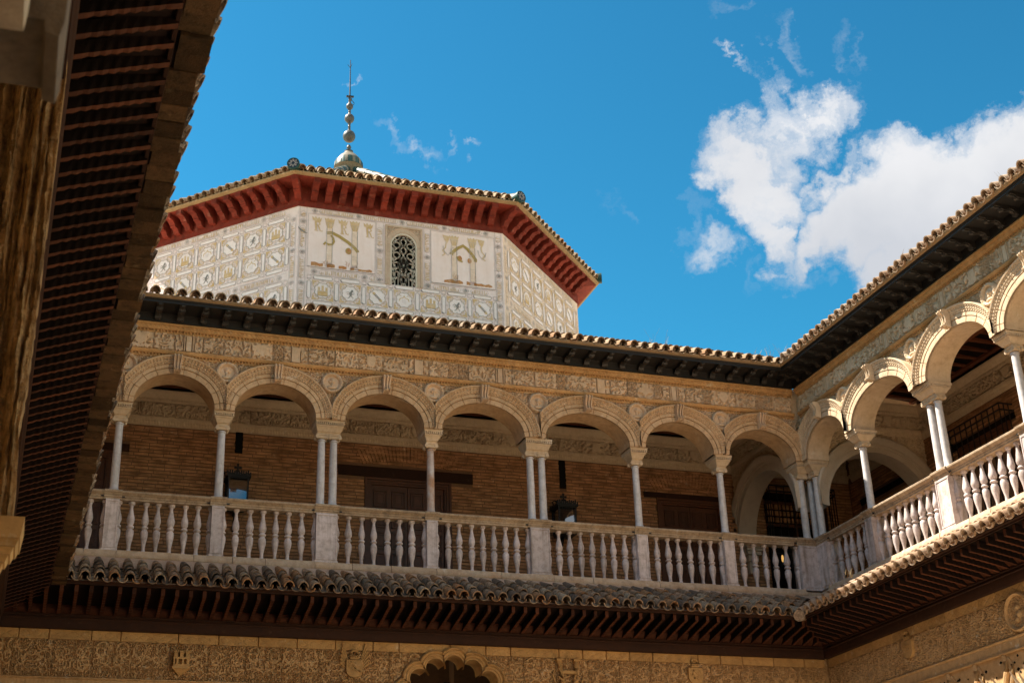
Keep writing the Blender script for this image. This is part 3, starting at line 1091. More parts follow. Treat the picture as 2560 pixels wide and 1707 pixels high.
def lower_roof(T, parent, u1, mats, overhang, rows, wood=True, tile_r=.078, u_t0=.0, ridge_z=.235, slope=None):
    """narrow pent roof between the storeys with its rafters, boards and wall beam"""
    zt = -.262
    slope = slope or math.atan2(ridge_z - zt - .05, overhang - .1)
    # soffit boards above the rafters
    bo = [(.0, -.50), (-.10, -.475), (-overhang + .10, -.305), (-overhang + .06, -.29)]
    moulding('soffit_board', T, bo, 0, u1, M['dark_wood'], parent)
    fas = [(-overhang + .16, -.318), (-overhang + .13, -.335), (-overhang + .105, -.335), (-overhang + .105, -.312), (-overhang + .07, -.30), (-overhang + .065, -.272), (-overhang + .12, -.26)]
    moulding('fascia', T, fas, 0, u1, M['beam'], parent)
    be = [(.05, -.79), (-.115, -.79), (-.12, -.785), (-.12, -.66), (-.132, -.655), (-.138, -.64), (-.132, -.625), (-.12, -.62), (-.12, -.605), (-.15, -.60), (-.15, -.585), (-.10, -.575), (.0, -.5)]
    moulding('wall_beam', T, be, 0, u1, M['beam'], parent)
    sk = [(-.115, -.58), (-.20, -.50), (-.20, -.46)]
    moulding('skirt_board', T, sk, 0, u1, M['rafter'], parent)


def rafters(T, parent, u0, u1, overhang, pitch, d_in=-.12, z_in=-.585, z_out=-.43, w=.027, h=.05):
    """rafters with notched rope-carved lower edges"""
    L = overhang - .16
    n = 18
    along = (Vector(T((1., 0., 0.))) - Vector(T((0., 0., 0.)))).normalized()
    u = u0
    while u < u1:
        reach = min(L, u) if u < overhang else L
        if reach > .22:
            mb = MB(T)
            full = L + d_in
            m = max(4, int(n * reach / L))
            vs = []
            for i in range(m + 1):
                f = i / m
                d = d_in - (reach + d_in) * f
                zz = z_in + (z_out - z_in) * ((-d + d_in) / (L + d_in))
                carve = .007 if (i % 2 and .12 < f < .93) else 0
                j = w - carve
                vs += [(u - j, d, zz + carve), (u + j, d, zz + carve), (u + w, d, zz + h * 1.9), (u - w, d, zz + h * 1.9)]
            mb.v = vs
            for i in range(m):
                for k in range(4):
                    mb.f.append((i * 4 + k, i * 4 + (k + 1) % 4, (i + 1) * 4 + (k + 1) % 4, (i + 1) * 4 + k))
            mb.f += [(0, 1, 2, 3), (m * 4 + 3, m * 4 + 2, m * 4 + 1, m * 4)]
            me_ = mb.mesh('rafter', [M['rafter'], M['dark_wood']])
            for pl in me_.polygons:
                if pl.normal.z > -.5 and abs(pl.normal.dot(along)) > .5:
                    pl.material_index = 1                              # shade between rafters put into the flanks' colour; undersides red-brown
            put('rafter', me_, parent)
        u += pitch * random.uniform(.97, 1.03)

# ================================================================== ground
mb = MB()
mb.add([(-200, -200, -7.2), (200, -200, -7.2), (200, 200, -7.2), (-200, 200, -7.2)], [(0, 1, 2, 3)])
g = mb.build('courtyard_floor', M['court'], None)
tag(g, kind='structure')

# ================================================================== gallery facing the camera
U_B, U_R = 13.95, 10.4
arches_b = [(.77, .69), (2.46, .68), (4.255, .805), (6.20, .75), (7.955, .685), (9.81, .67), (11.455, .645), (13.06, .655)]
mids_b = [-.10, 1.57, 3.26, 5.17, 7.09, 8.88, 10.64, 12.265, 13.9]
cols_b = [(1.57, 0), (3.26, 0), (5.17, .215), (7.09, 0), (8.88, .205), (10.64, 0), (12.265, 0)]
arches_r = [(.755, .675), (2.55, .895), (4.78, .845), (6.82, .84), (8.95, .86)]
mids_r = [-.10, 1.54, 3.70, 5.79, 7.86, 10.0]
cols_r = [(1.54, 0), (3.70, .21), (5.79, 0), (7.86, .21), (10.0, 0)]


def build_arcade(T, name, label, arches, mids, cols, u1, seed, corner):
    t = thing(name, label, 'arcade', T((u1 / 2, .3, .5)))
    spandrel_wall(T, t, arches, -.10, u1)
    for i, (c, a) in enumerate(arches):
        make_arch(T, t, c, a, mids[i], mids[i + 1])
    gallery_entablature(T, t, u1, seed)
    for i, (u, pr) in enumerate(cols):
        if pr:
            make_capital(T, t, u, .32, .245, pr)
            for o in (-pr / 2, pr / 2):
                make_column(T, t, u + o, .32, M['shaft'])
        else:
            rust = corner and abs(u - 7.09) < .01
            make_capital(T, t, u, .32, .165)
            make_column(T, t, u, .32, M['shaft_rust'] if rust else M['shaft'], 'column streaked with rust-brown stains' if rust else None)
        medallion(T, t, u, 3.585, seed * 50 + i)
    make_capital(T, t, -.11, .32, .165)
    make_column(T, t, -.11, .32, M['shaft'])
    if corner:
        make_column(T, t, -.32, .33, M['shaft'])
    return t


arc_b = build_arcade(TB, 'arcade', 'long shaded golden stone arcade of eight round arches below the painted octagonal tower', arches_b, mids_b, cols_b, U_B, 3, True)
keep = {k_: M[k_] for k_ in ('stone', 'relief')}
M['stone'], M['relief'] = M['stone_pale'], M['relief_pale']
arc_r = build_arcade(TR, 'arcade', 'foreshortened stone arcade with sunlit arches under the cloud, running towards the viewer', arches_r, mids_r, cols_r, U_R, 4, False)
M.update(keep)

bal_b = thing('balustrade', 'long shaded marble balustrade standing on the dark lichened tile roof', 'balustrade', TB((U_B / 2, .3, .5)))
balustrade(TB, bal_b, [(1.58, .105), (3.275, .105), (5.185, .175), (7.10, .095), (8.885, .175), (10.64, .1), (12.27, .105), (-.03, .19)], .10, U_B, M['marble'])
bal_r = thing('balustrade', 'balustrade brightly lit by the sun past its first shaded bay, above pale clay tiles', 'balustrade', TR((U_R / 2, .3, .5)))
balustrade(TR, bal_r, [(1.56, .11), (3.72, .175), (5.80, .11), (7.87, .175), (-.03, .19)], .10, U_R, M['marble'])

roof_b = thing('tile_roof', 'brown clay tile eave on carved black brackets in front of the painted tower', 'roof', TB((U_B / 2, 1, 4.5)))
upper_eave(TB, roof_b, U_B, (M['tile_top'], M['tile_top']))
roof_r = thing('tile_roof', 'pale sunlit tile eave on black brackets climbing to the upper right against the cloud', 'roof', TR((U_R / 2, 1, 4.5)))
upper_eave(TR, roof_r, U_R, (M['tile_right'], M['tile_right']), first=.36)

pent_b = thing('pent_roof', 'narrow lichen-darkened tile roof with deep brown rafters below the long shaded balustrade', 'roof', TB((U_B / 2, -.5, -.2)))
lower_roof(TB, pent_b, 13.75, None, 1.05, 4)
SL = math.atan2(.46, .95)
tiled_eave(TB, pent_b, (M['tile_low'], M['tile_low']), .12, 13.72, -1.05, -.262, SL, 4, clip=True, jit=.03)
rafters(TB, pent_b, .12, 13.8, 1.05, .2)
mo = [(-.30, .10), (-.16, .215), (-.06, .275), (.06, .36), (.135, .378), (.6, .378)]
moulding('mortar_fillet', TB, mo, 0, U_B, M['mortar'], pent_b, .06, {1: (.012, .19), 2: (.01, .13)})
bed = [(-1.0, -.29), (-.98, -.275), (.1, .22)]
moulding('roof_bed', TB, bed, 0, 13.72, M['mortar'], pent_b)

pent_r = thing('pent_roof', 'narrow roof of pale tiles over red-brown rafters below the sunlit balustrade', 'roof', TR((U_R / 2, -.5, -.2)))
lower_roof(TR, pent_r, U_R, None, 1.05, 2)
tiled_eave(TR, pent_r, (M['tile_right'], M['tile_right']), .12, U_R - .05, -1.05, -.262, SL, 3, clip=True, jit=.03)
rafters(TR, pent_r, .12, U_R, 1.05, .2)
moulding('mortar_fillet', TR, mo, 0, U_R, M['mortar'], pent_r, .06, {1: (.012, .19), 2: (.01, .13)})
moulding('roof_bed', TR, bed, 0, U_R, M['mortar'], pent_r)
# the valley spout where both pent roofs meet
mb = MB(smooth=40)
a = Vector((-1.0, -1.0, -.275))
mb.tube([a + Vector((.25, .25, .05)), a, a + Vector((-.10, -.10, -.03))], [.085, .085, .10], 10)
mb.build('valley_spout', M['tile_low'], pent_b)

# unseen wing behind the viewer, added to bounce sunlight into the court
fw_ = thing('front_wing', 'golden facade closing the courtyard behind the viewer', 'building', (-6, -24.5, -7.2))
mb = MB()
mb.box(-14.5, 3, -25.0, -24.5, -7.2, 4.4)
mb.build('wall', M['stone'], fw_)
for k in range(7):
    mb = MB()
    x = -12.6 + k * 1.85
    mb.box(x, x + 1.2, -24.55, -24.49, -7.2, -2.6)
    mb.build('opening', M['void'], fw_)
mb = MB()
mb.hexa([(-14.5, -28, 4.4), (3, -28, 4.4), (3, -23.9, 4.4), (-14.5, -23.9, 4.4), (-14.5, -28, 6), (3, -28, 6), (3, -23.9, 4.6), (-14.5, -23.9, 4.6)])
mb.build('roof', M['tile_top'], fw_)

# ------------------------------------------------------------------ rooms behind the arcades
REAR = 2.82


def brick_field(T, parent, u0, u1, z0, z1, d, holes):
    """coursed bricks proud of the mortar, leaving out the rectangles in holes"""
    mb = MB(T)
    z = z0
    r = 0
    rs = random.Random(int(u1 * 100))
    while z + .045 < z1:
        u = u0 - (r % 2) * .14
        while u < u1:
            L = rs.uniform(.23, .29)
            a, b = max(u, u0), min(u + L, u1)
            u += L + .014
            if b - a < .03:
                continue
            segs = [(a, b)]
            for (h0, h1, k0, k1) in holes:
                if z + .05 > k0 and z < k1:
                    ns = []
                    for (p, q) in segs:
                        if q <= h0 or p >= h1:
                            ns.append((p, q))
                        else:
                            if p < h0 - .02:
                                ns.append((p, h0))
                            if q > h1 + .02:
                                ns.append((h1, q))
                    segs = ns
            for (p, q) in segs:
                o = rs.uniform(-.008, .006)
                j = rs.uniform(-.004, .004)
                mb.box(p, q, d + o, d + .03, z + j, z + .046 + j)
        z += .064
        r += 1
    return mb.build('brickwork', M['brick'], parent, kind='stuff')


def relieving_arch(T, parent, c, half, z0, rise, d):
    """a flat arch of bricks on edge over a lintel"""
    n = int(half * 2 / .07)
    mesh = None
    for i in range(n):
        x = -half + (i + .5) * 2 * half / n
        zc = z0 + rise * (1 - (x / half) ** 2)
        ang = x / half * .5
        mb = MB()
        mb.box(-.026, .026, -.012, .02, -.15, .15)
        if mesh is None:
            mesh = mb.mesh('arch_brick', M['brick'])
        f = frame_at(T, c + x, d - .001, zc)
        sgn = f @ Vector((1, 0, 0, 0))
        uu = Vector(T((1., 0, 0))) - Vector(T((0., 0, 0)))
        ang2 = ang if (sgn.xyz.dot(uu)) > 0 else -ang
        put('arch_brick', mesh, parent, None, f @ Matrix.Rotation(ang2, 4, 'Y') @ Matrix.Rotation(random.uniform(-.03, .03), 4, 'Y'))


def panel_door(T, parent, u0, u1, z0, z1, d, cols=4, label=None):
    """timber frame with nested mouldings and panelled leaves"""
    mb = MB(T)
    for k, (e, dd) in enumerate(((.0, -.03), (.05, -.012), (.085, .012))):
        w_ = .045
        a, b = u0 + e, u1 - e
        top = z1 - e
        mb.box(a, a + w_, d + dd, d + .16, z0, top)
        mb.box(b - w_, b, d + dd, d + .16, z0, top)
        mb.box(a + w_, b - w_, d + dd, d + .16, top - w_, top)
    door = mb.build('door', M['door_wood'], parent, label=label)
    a, b, top = u0 + .13, u1 - .13, z1 - .13
    wl = (b - a) / 2
    for i in range(2):
        x0, x1 = a + i * wl + .006, a + (i + 1) * wl - .006
        mb = MB(T)
        mb.box(x0, x1, d + .06, d + .10, z0, top)
        nc = cols // 2
        rows = [(.1, .42), (.5, .82), (.9, 1.22), (1.30, 1.62), (1.70, 2.02)]
        pw = (x1 - x0) / nc
        for c in range(nc):
            for (r0, r1) in rows:
                q0, q1 = top - r1, top - r0
                p0, p1 = x0 + c * pw + .045, x0 + (c + 1) * pw - .045
                for e, f in ((0, .035), (.045, .05)):
                    mb.box(p0 + e, p1 - e, d + f, d + f + .03, q0 + e, q0 + e + .018)
                    mb.box(p0 + e, p1 - e, d + f, d + f + .03, q1 - e - .018, q1 - e)
                    mb.box(p0 + e, p0 + e + .018, d + f, d + f + .03, q0 + e, q1 - e)
                    mb.box(p1 - e - .018, p1 - e, d + f, d + f + .03, q0 + e, q1 - e)
                mb.box(p0 + .07, p1 - .07, d + .05, d + .07, q0 + .07, q1 - .07)
        mb.build('door_leaf', M['door_wood'], door)
    return door


def inner_frieze(T, parent, u0, u1, d, seed, start_miter=True):
    rs = random.Random(seed)
    dn = [(.03, 3.60), (.0, 3.605), (-.02, 3.63), (-.035, 3.64), (-.035, 3.675), (-.05, 3.69), (-.06, 3.73), (-.06, 3.76), (.0, 3.775)]
    moulding('dentil_course', T, [(d + q[0], q[1]) for q in dn], u0, u1, M['gallery_plaster'], parent, .0145, {3: (.014, .05), 4: (.014, .05)}, miter=False)
    cr = [(.0, 4.05), (-.03, 4.055), (-.045, 4.085), (-.05, 4.09), (-.05, 4.12), (-.075, 4.14), (-.085, 4.18), (-.11, 4.20), (-.12, 4.24), (-.12, 4.26), (.0, 4.28)]
    moulding('crown_course', T, [(d + q[0], q[1]) for q in cr], u0, u1, M['gallery_plaster'], parent, .0145, {3: (.012, .05), 4: (.012, .05)}, miter=False)
    u = u0
    i = 0
    while u < u1 - .05:
        L = rs.choice([.62, .5, .74])
        e = min(u + L, u1)
        s = seed * 77 + i

        def hf(U, Z, s=s, i=i, u=u, e=e):
            if i % 3 == 2:
                sh = shield_h(U, Z, (u + e) / 2, 3.92, .17, .2)
                return np.maximum(sh, figures(U, Z, s, True, 26) * (1 - sh)) * frame_fade(U, Z)
            return np.maximum(scrolls(U, Z, s, .15, .05), figures(U, Z, s, False, 16)) * frame_fade(U, Z)
        relief_panel(T, 'frieze_panel', parent, M['gallery_plaster'], u + .003, e - .003, 3.775, 4.05, d + .0, hf, .05, .014)
        u = e
        i += 1


rear_b = thing('gallery_wall', 'dark brown brick wall with two timber doors behind the long shaded arcade', 'wall', TB((6, REAR, .5)))
holes_b = [(5.98, 7.66, .4, 2.93), (5.55, 8.17, 2.94, 3.16), (.2, 1.70, .4, 2.97), (.30, 1.97, 2.97, 3.08), (9.95, 10.09, 3.2, 3.62), (3.62, 3.76, 3.0, 3.60),
           (12.2, 13.5, .4, 3.05), (11.95, 13.7, 3.06, 3.22), (-2.2, -.72, .4, 3.16), (-2.3, -.62, 3.14, 3.27)]
mb = MB(TB)
# mortar backing in vertical strips between the openings
ops = sorted([(5.98, 7.66, 2.94), (.2, 1.70, 2.97), (12.2, 13.5, 3.06), (-2.2, -.72, 3.14)])
cur = -2.85
for (a, b, zt) in ops:
    mb.box(cur, a, REAR + .012, REAR + .35, -7.2, 4.6)
    mb.box(a, b, REAR + .012, REAR + .35, zt, 4.6)
    mb.box(a, b, REAR + .30, REAR + .35, -7.2, zt)
    cur = b
mb.box(cur, U_B + 3, REAR + .012, REAR + .35, -7.2, 4.6)
mb.build('wall_core', M['brick_joint'], rear_b)
brick_field(TB, rear_b, -2.80, U_B, .46, 3.62, REAR, holes_b)
inner_frieze(TB, rear_b, -2.80, U_B, REAR, 5)
for (a, b, z0, z1) in ((5.55, 8.17, 2.95, 3.14), (.30, 1.97, 2.975, 3.075), (11.95, 13.7, 3.07, 3.2)):
    mb = MB(TB)
    mb.box(a, b, REAR - .03, REAR + .2, z0, z1)
    mb.build('lintel', M['beam'], rear_b)
panel_door(TB, rear_b, 5.98, 7.66, .45, 2.94, REAR + .0, 4)
panel_door(TB, rear_b, .2, 1.70, .45, 2.97, REAR + .0, 4)
panel_door(TB, rear_b, 12.2, 13.5, .45, 3.06, REAR + .0, 4)
for c, hf_, z0, rs_ in ((6.82, .95, 3.32, .12), (1.05, .75, 3.25, .15)):
    relieving_arch(TB, rear_b, c, hf_, z0, rs_, REAR)
for (a, b, z0, z1) in ((9.955, 10.085, 3.205, 3.61), (3.625, 3.755, 3.01, 3.59)):
    mb = MB(TB)
    mb.box(a, b, REAR - .004, REAR + .008, z0, z1)
    for q in range(5):
        zz = z0 + (z1 - z0) * (q + .5) / 5
        mb.box(a - random.uniform(0, .012), b + random.uniform(0, .012), REAR - .006, REAR + .008, zz - .03, zz + .03)
    mb.build('wall_slot', M['void'], rear_b)

rear_r = thing('gallery_wall', 'brown brick wall with a barred window behind the sunlit arcade', 'wall', TR((5, REAR, .5)))
mb = MB(TR)
mb.box(-2.95, U_R, REAR + .012, REAR + .35, -7.2, 4.6)
mb.build('wall_core', M['brick_joint'], rear_r)
brick_field(TR, rear_r, -2.80, U_R, .46, 3.62, REAR, [(.95, 2.45, .4, 3.05), (.6, 2.62, 3.05, 3.16), (-2.5, -.5, 3.0, 3.16), (4.2, 5.8, .4, 3.05), (4.0, 6.0, 3.05, 3.16)])
inner_frieze(TR, rear_r, -2.70, U_R, REAR, 6)
for (a, b, z0, z1) in ((.6, 2.62, 3.05, 3.15), (-2.45, -.5, 3.02, 3.13), (4.0, 6.0, 3.05, 3.15)):
    mb = MB(TR)
    mb.box(a, b, REAR - .03, REAR + .2, z0, z1)
    mb.build('lintel', M['dark_wood'], rear_r)
for (a, b) in ((.95, 2.45), (4.2, 5.8)):
    panel_door(TR, rear_r, a, b, .45, 3.05, REAR - .005, 4)
relieving_arch(TR, rear_r, 1.65, .9, 3.34, .10, REAR)


def window_cage(T, name, label, u0, u1, z0, z1, d, proj):
    """iron window cage standing off the wall, timber window behind it"""
    t = thing(name, label, 'window grille', T(((u0 + u1) / 2, d, z0)))
    f = d - proj
    r = .011

    def one(name, *q):
        mb = MB(T)
        mb.box(*q)
        mb.build(name, M['iron'], t)
    for zz in (z1, z1 - .12, z0 + .9, z0 + .1):
        one('cross_bar', u0, u1, f - r, f + r, zz - .012, zz + .012)
        for uu in (u0, u1):
            one('return_bar', uu - r, uu + r, f, d, zz - .012, zz + .012)
    n = int((u1 - u0) / .155)
    for i in range(n + 1):
        uu = u0 + (u1 - u0) * i / n
        mb = MB(T)
        mb.box(uu - .008, uu + .008, f - .008, f + .008, z0, z1)
        mb.build('bar', M['iron'], t)
    for sd in (u0, u1):
        for q in (.33, .66):
            one('bar', sd - .008, sd + .008, f + proj * q - .008, f + proj * q + .008, z0, z1)
    return t


window_cage(TB, 'window_grille', 'black iron window cage in the shaded corner room seen behind the corner columns', -2.25, -.72, 1.0, 3.33, REAR, .28)
mb = MB(TB)
mb.box(-2.22, -.72, REAR - .02, REAR + .1, 3.14, 3.26)
mb.build('lintel', M['dark_wood'], rear_b)
mb = MB(TB)
mb.box(-2.2, -.72, REAR + .2, REAR + .24, .45, 3.14)
wv = mb.build('window', M['void'], rear_b)
mb = MB(TB)
for uu in (-2.17, -1.48, -.75):
    mb.box(uu - .035, uu + .035, REAR + .10, REAR + .19, .45, 3.14)
for zz in (2.62, 3.10):
    mb.box(-2.135, -.785, REAR + .11, REAR + .18, zz - .03, zz + .03)
mb.build('window_frame', M['door_wood'], wv)
mb = MB(TB)
for k in range(7):
    for q in range(3):
        mb.box(-2.12 + k * .19, -1.97 + k * .19, REAR + .10, REAR + .14, 2.68 + q * .14, 2.78 + q * .14)
mb.build('brickwork', M['brick'], wv, kind='stuff')
window_cage(TR, 'window_grille', 'black iron window cage on the brick wall beyond the paired sunlit columns', .78, 2.60, 1.0, 3.30, REAR, .30)

# diaphragm arches that close the corner bay, one per wing


def diaphragm(T, name, label, seed):
    t = thing(name, label, 'arch', T((-.3, 1.6, 2)))
    # plane across the corridor at u in [-.45, -.10]; coordinates s = depth across the corridor
    c, a, zs, rise = 1.66, 1.14, 2.10, 1.14
    n = 81
    th = np.linspace(0, np.pi, n)
    s = c - a * np.cos(th)
    z = zs + rise * np.sin(th)
    prof = [(0, .0), (0, .02), (.05, .03), (.10, .03), (.105, .05), (.15, .055), (.155, .075), (.21, .085), (.23, .10), (.28, .11), (.3, .10), (.3, .0)]
    Dp = np.stack([c - (a + p[0]) * np.cos(th) for p in prof])
    Z = np.stack([zs + (rise + p[0]) * np.sin(th) for p in prof])
    Dp = np.clip(Dp, .30, REAR)
    U = np.stack([np.full(n, -.08 + p[1]) for p in prof])
    put('archivolt', grid_mesh('archivolt', T3(T, U, Dp, Z), M['white_arch']), t)
    U = np.repeat(np.array([-.08, -.25, -.45])[:, None], n, 1)
    put('soffit', grid_mesh('soffit', T3(T, U, np.repeat(s[None], 3, 0), np.repeat(z[None], 3, 0)), M['white_arch']), t)
    # spandrel above, carved
    ss = np.linspace(.5, REAR, 150)
    zl = np.where(np.abs(ss - c) < a, zs + rise * np.sqrt(np.clip(1 - ((ss - c) / a) ** 2, 0, 1)), zs)
    zo = np.where(np.abs(ss - c) < a + .3, zs + (rise + .3) * np.sqrt(np.clip(1 - ((ss - c) / (a + .3)) ** 2, 0, 1)), zs)
    k = np.linspace(0, 1, 60)[:, None]
    Z = zl[None] + (3.62 - zl[None]) * k
    Sg = np.repeat(ss[None], 60, 0)
    H = scrolls(Sg, Z, seed, .16, .05) * sstep(.02, .05, Z - zo[None]) * .04
    put('spandrel', grid_mesh('spandrel', T3(T, -.08 + H, Sg, Z), M['gallery_plaster']), t)
    Tx = lambda p: T((-.08 - p[1], p[0], p[2]))                    # run a frieze across the corridor
    inner_frieze(Tx, t, .5, REAR, 0.0, seed)
    mb = MB(T)
    mb.box(-.45, -.085, .5, REAR, 3.62, 4.5)
    mb.build('wall_core', M['gallery_plaster'], t)
    # impost on the rear wall
    for (w_, z0, z1) in ((.30, 1.99, 2.05), (.26, 1.93, 1.99), (.22, 1.86, 1.93), (.16, 1.74, 1.86), (.10, 1.5, 1.74)):
        mb = MB(T)
        mb.box(-.27 - w_ * .68, -.27 + w_ * .68, REAR - w_, REAR, z0, z1)
        mb.build('impost', M['white_arch'], t)
    return t


diaphragm(TB, 'corner_arch', 'pale plaster arch across the corridor, seen through the last arch before the corner', 31)
diaphragm(TR, 'corner_arch', 'wide moulded plaster arch across the corridor behind the first sunlit column', 32)

# floors and ceilings
mb = MB()
mb.box(-U_B - 3, REAR + .4, .16, REAR + .3, .15, .46)
mb.box(.16, REAR + .3, -U_R, .155, .15, .46)
g = mb.build('gallery_floor', M['ledge'], None)
tag(g, kind='structure')


def gallery_ceiling(T, name, label, u0, u1):
    t = thing(name, label, 'ceiling', T(((u0 + u1) / 2, 1.7, 4.3)))
    mb = MB(T)
    mb.box(u0, u1, .5, REAR + .1, 4.40, 4.44)
    mb.build('ceiling_board', M['ceiling'], t)
    u = u0 + .15
    while u < u1:
        mb = MB(T)
        mb.box(u - .035, u + .035, .5, REAR - .1, 4.32, 4.40)
        mb.build('joist', M['ceiling'], t)
        u += .34
    for d in (.62, 1.25, 1.85, 2.62):
        mb = MB(T)
        mb.box(u0, u1, d - .05, d + .05, 4.30, 4.395)
        mb.build('cross_beam', M['ceiling'], t)


gallery_ceiling(TB, 'gallery_ceiling', 'dark timber ceiling over the shaded long gallery', -2.8, U_B)
gallery_ceiling(TR, 'gallery_ceiling', 'red-brown coffered timber ceiling glimpsed through the sunlit arches', -.0, U_R)

# ================================================================== lanterns


def lantern(u, d, z, name, label):
    t = thing(name, label, 'lantern', TB((u, d, z)), 'iron lanterns with sky in their glass on the long brick wall')
    T = TB
    hw, h = .175, .50
    mb = MB(T)
    for su in (-1, 1):
        for sd in (-1, 1):
            mb.bar((u + su * hw * .96, d + sd * hw * .96, z), (u + su * hw, d + sd * hw, z + h), .012, .012)
    for zz, k in ((z, .96), (z + h, 1.0)):
        for sd in (-1, 1):
            mb.bar((u - hw * k, d + sd * hw * k, zz), (u + hw * k, d + sd * hw * k, zz), .012, .012)
            mb.bar((u + sd * hw * k, d - hw * k, zz), (u + sd * hw * k, d + hw * k, zz), .012, .012)
    mb.build('frame', M['iron'], t)
    for sd in (-1, 1):
        mb = MB(T)
        k = .92
        mb.add([(u - hw * k, d + sd * hw * k, z), (u + hw * k, d + sd * hw * k, z), (u + hw * k, d + sd * hw * .74, z + h), (u - hw * k, d + sd * hw * .74, z + h)], [(0, 1, 2, 3)])
        mb.build('pane', M['glass'], t)
    for sd in (-1, 1):
        mb = MB(T)
        mb.add([(u + sd * hw * k, d - hw * k, z), (u + sd * hw * k, d + hw * k, z), (u + sd * hw * k, d + hw * .9, z + h), (u + sd * hw * k, d - hw * .9, z + h)], [(0, 1, 2, 3)])
        mb.build('pane', M['glass'], t)
    mb = MB(T, smooth=40)
    # crown gallery and scrolled canopy
    mb.box(u - .215, u + .215, d - .215, d + .215, z + h + .01, z + h + .05)
    n = 11
    for k in range(n):
        x = u - .2 + .4 * k / (n - 1)
        hh = .045 + .035 * abs(math.sin(k * 1.3))
        for sd in (-1, 1):
            mb.box(x - .013, x + .013, d + sd * .21 - .006, d + sd * .21 + .006, z + h + .05, z + h + .05 + hh)
    for sg in (-1, 1):
        mb.tube([(u + sg * .21, d, z + h + .06), (u + sg * .235, d, z + h + .12), (u + sg * .19, d, z + h + .155), (u + sg * .10, d, z + h + .12), (u, d, z + h + .17)], .016, 6)
    mb.lathe([(.20, z + h + .05), (.13, z + h + .09), (.07, z + h + .12), (.03, z + h + .17), (.045, z + h + .2), (.02, z + h + .235), (.012, z + h + .30)], *T((u, d, 0))[:2], 10) if False else None
    mb.build('crown', M['iron'], t)
    mb = MB(smooth=40)
    p = T((u, d, 0))
    mb.lathe([(.18, z + h + .05), (.12, z + h + .09), (.06, z + h + .12), (.026, z + h + .16), (.042, z + h + .185), (.02, z + h + .21), (.012, z + h + .25)], p[0], p[1], 10)
    mb.build('canopy', M['iron'], t)
    mb = MB(T)
    zc = z + h + .245
    mb.box(u - .012, u + .012, d - .01, d + .01, zc - .06, zc + .05)
    mb.box(u - .045, u + .045, d - .011, d + .011, zc - .012, zc + .012)
    for a, b in ((-.045, 0), (.045, 0), (0, .05)):
        mb.box(u + a - .02, u + a + .02, d - .012, d + .012, zc + b - .02, zc + b + .02)
    mb.build('finial_cross', M['iron'], t)
    mb = MB(T)
    mb.bar((u, d, z - .05), (u, REAR, z - .05), .02, .02)
    mb.bar((u, d + .1, z - .05), (u, REAR, z - .35), .015, .015)
    mb.box(u - .17, u + .17, d - .17, d + .17, z - .04, z - .015)
    mb.build('wall_arm', M['iron'], t)
    return t


lantern(10.06, 2.50, 2.07, 'wall_lantern', 'black iron lantern with blue sky in its glass, beside a single column')
lantern(3.82, 2.50, 1.98, 'wall_lantern', 'black iron lantern just right of the paired columns nearest the corner')
t = thing('hanging_lamp', 'small glowing amber lamp seen between the balusters at the dark corner', 'lamp', TB((-.77, 2.4, 1.5)))
mb = MB(smooth=40)
mb.lathe([(.012, 1.68), (.022, 1.70), (.026, 1.75), (.02, 1.80), (.01, 1.82)], .77, 2.4, 10)
mb.build('bulb', M['bulb'], t)
mb = MB(smooth=40)
mb.lathe([(.05, 1.60), (.05, 1.66), (.012, 1.67)], .77, 2.4, 10)
mb.tube([(.77, 2.4, 1.62), (.77, 2.6, 1.55), (.77, 2.82, 1.6)], .012, 6)
mb.build('bracket', M['iron'], t)

# ================================================================== carved lower walls
ARC_C, ARC_R, LOBE = 6.825, .82, .158
lobes = []
ARC_Z = -1.11 - ARC_R
for k in range(-4, 5):
    an = k * math.radians(22)
    lobes.append((ARC_C + ARC_R * math.sin(an), ARC_Z + ARC_R * math.cos(an), LOBE))


def lobed_top(us):
    """upper outline of the many-lobed opening"""
    z = np.full_like(us, -7.2)
    for (lu, lz, r) in lobes:
        m = np.abs(us - lu) < r
        z[m] = np.maximum(z[m], lz + np.sqrt(r * r - (us[m] - lu) ** 2))
    m = np.abs(us - ARC_C) < .90
    z[m] = np.maximum(z[m], -1.95)
    return z


def arabesque(U, Z, seed, cell=.56):
    """mirrored interlace: stems, leaves and little arches between plain upright fillets"""
    u0 = U.min()
    x = np.abs(((U - u0) / cell) % 1.0 - .5) * cell
    z = Z - Z.min()
    h = scrolls(x + 0 * U, z, seed, .085, .026)
    rs = np.random.RandomState(seed)
    for k in range(6):
        a, b, c_ = rs.uniform(.03, .25), rs.uniform(.05, .5), rs.uniform(.03, .09)
        rr = np.sqrt((x - a) ** 2 + ((z - b) * .8) ** 2)
        h = np.maximum(h, np.exp(-((rr - c_) / .009) ** 2))
    return h


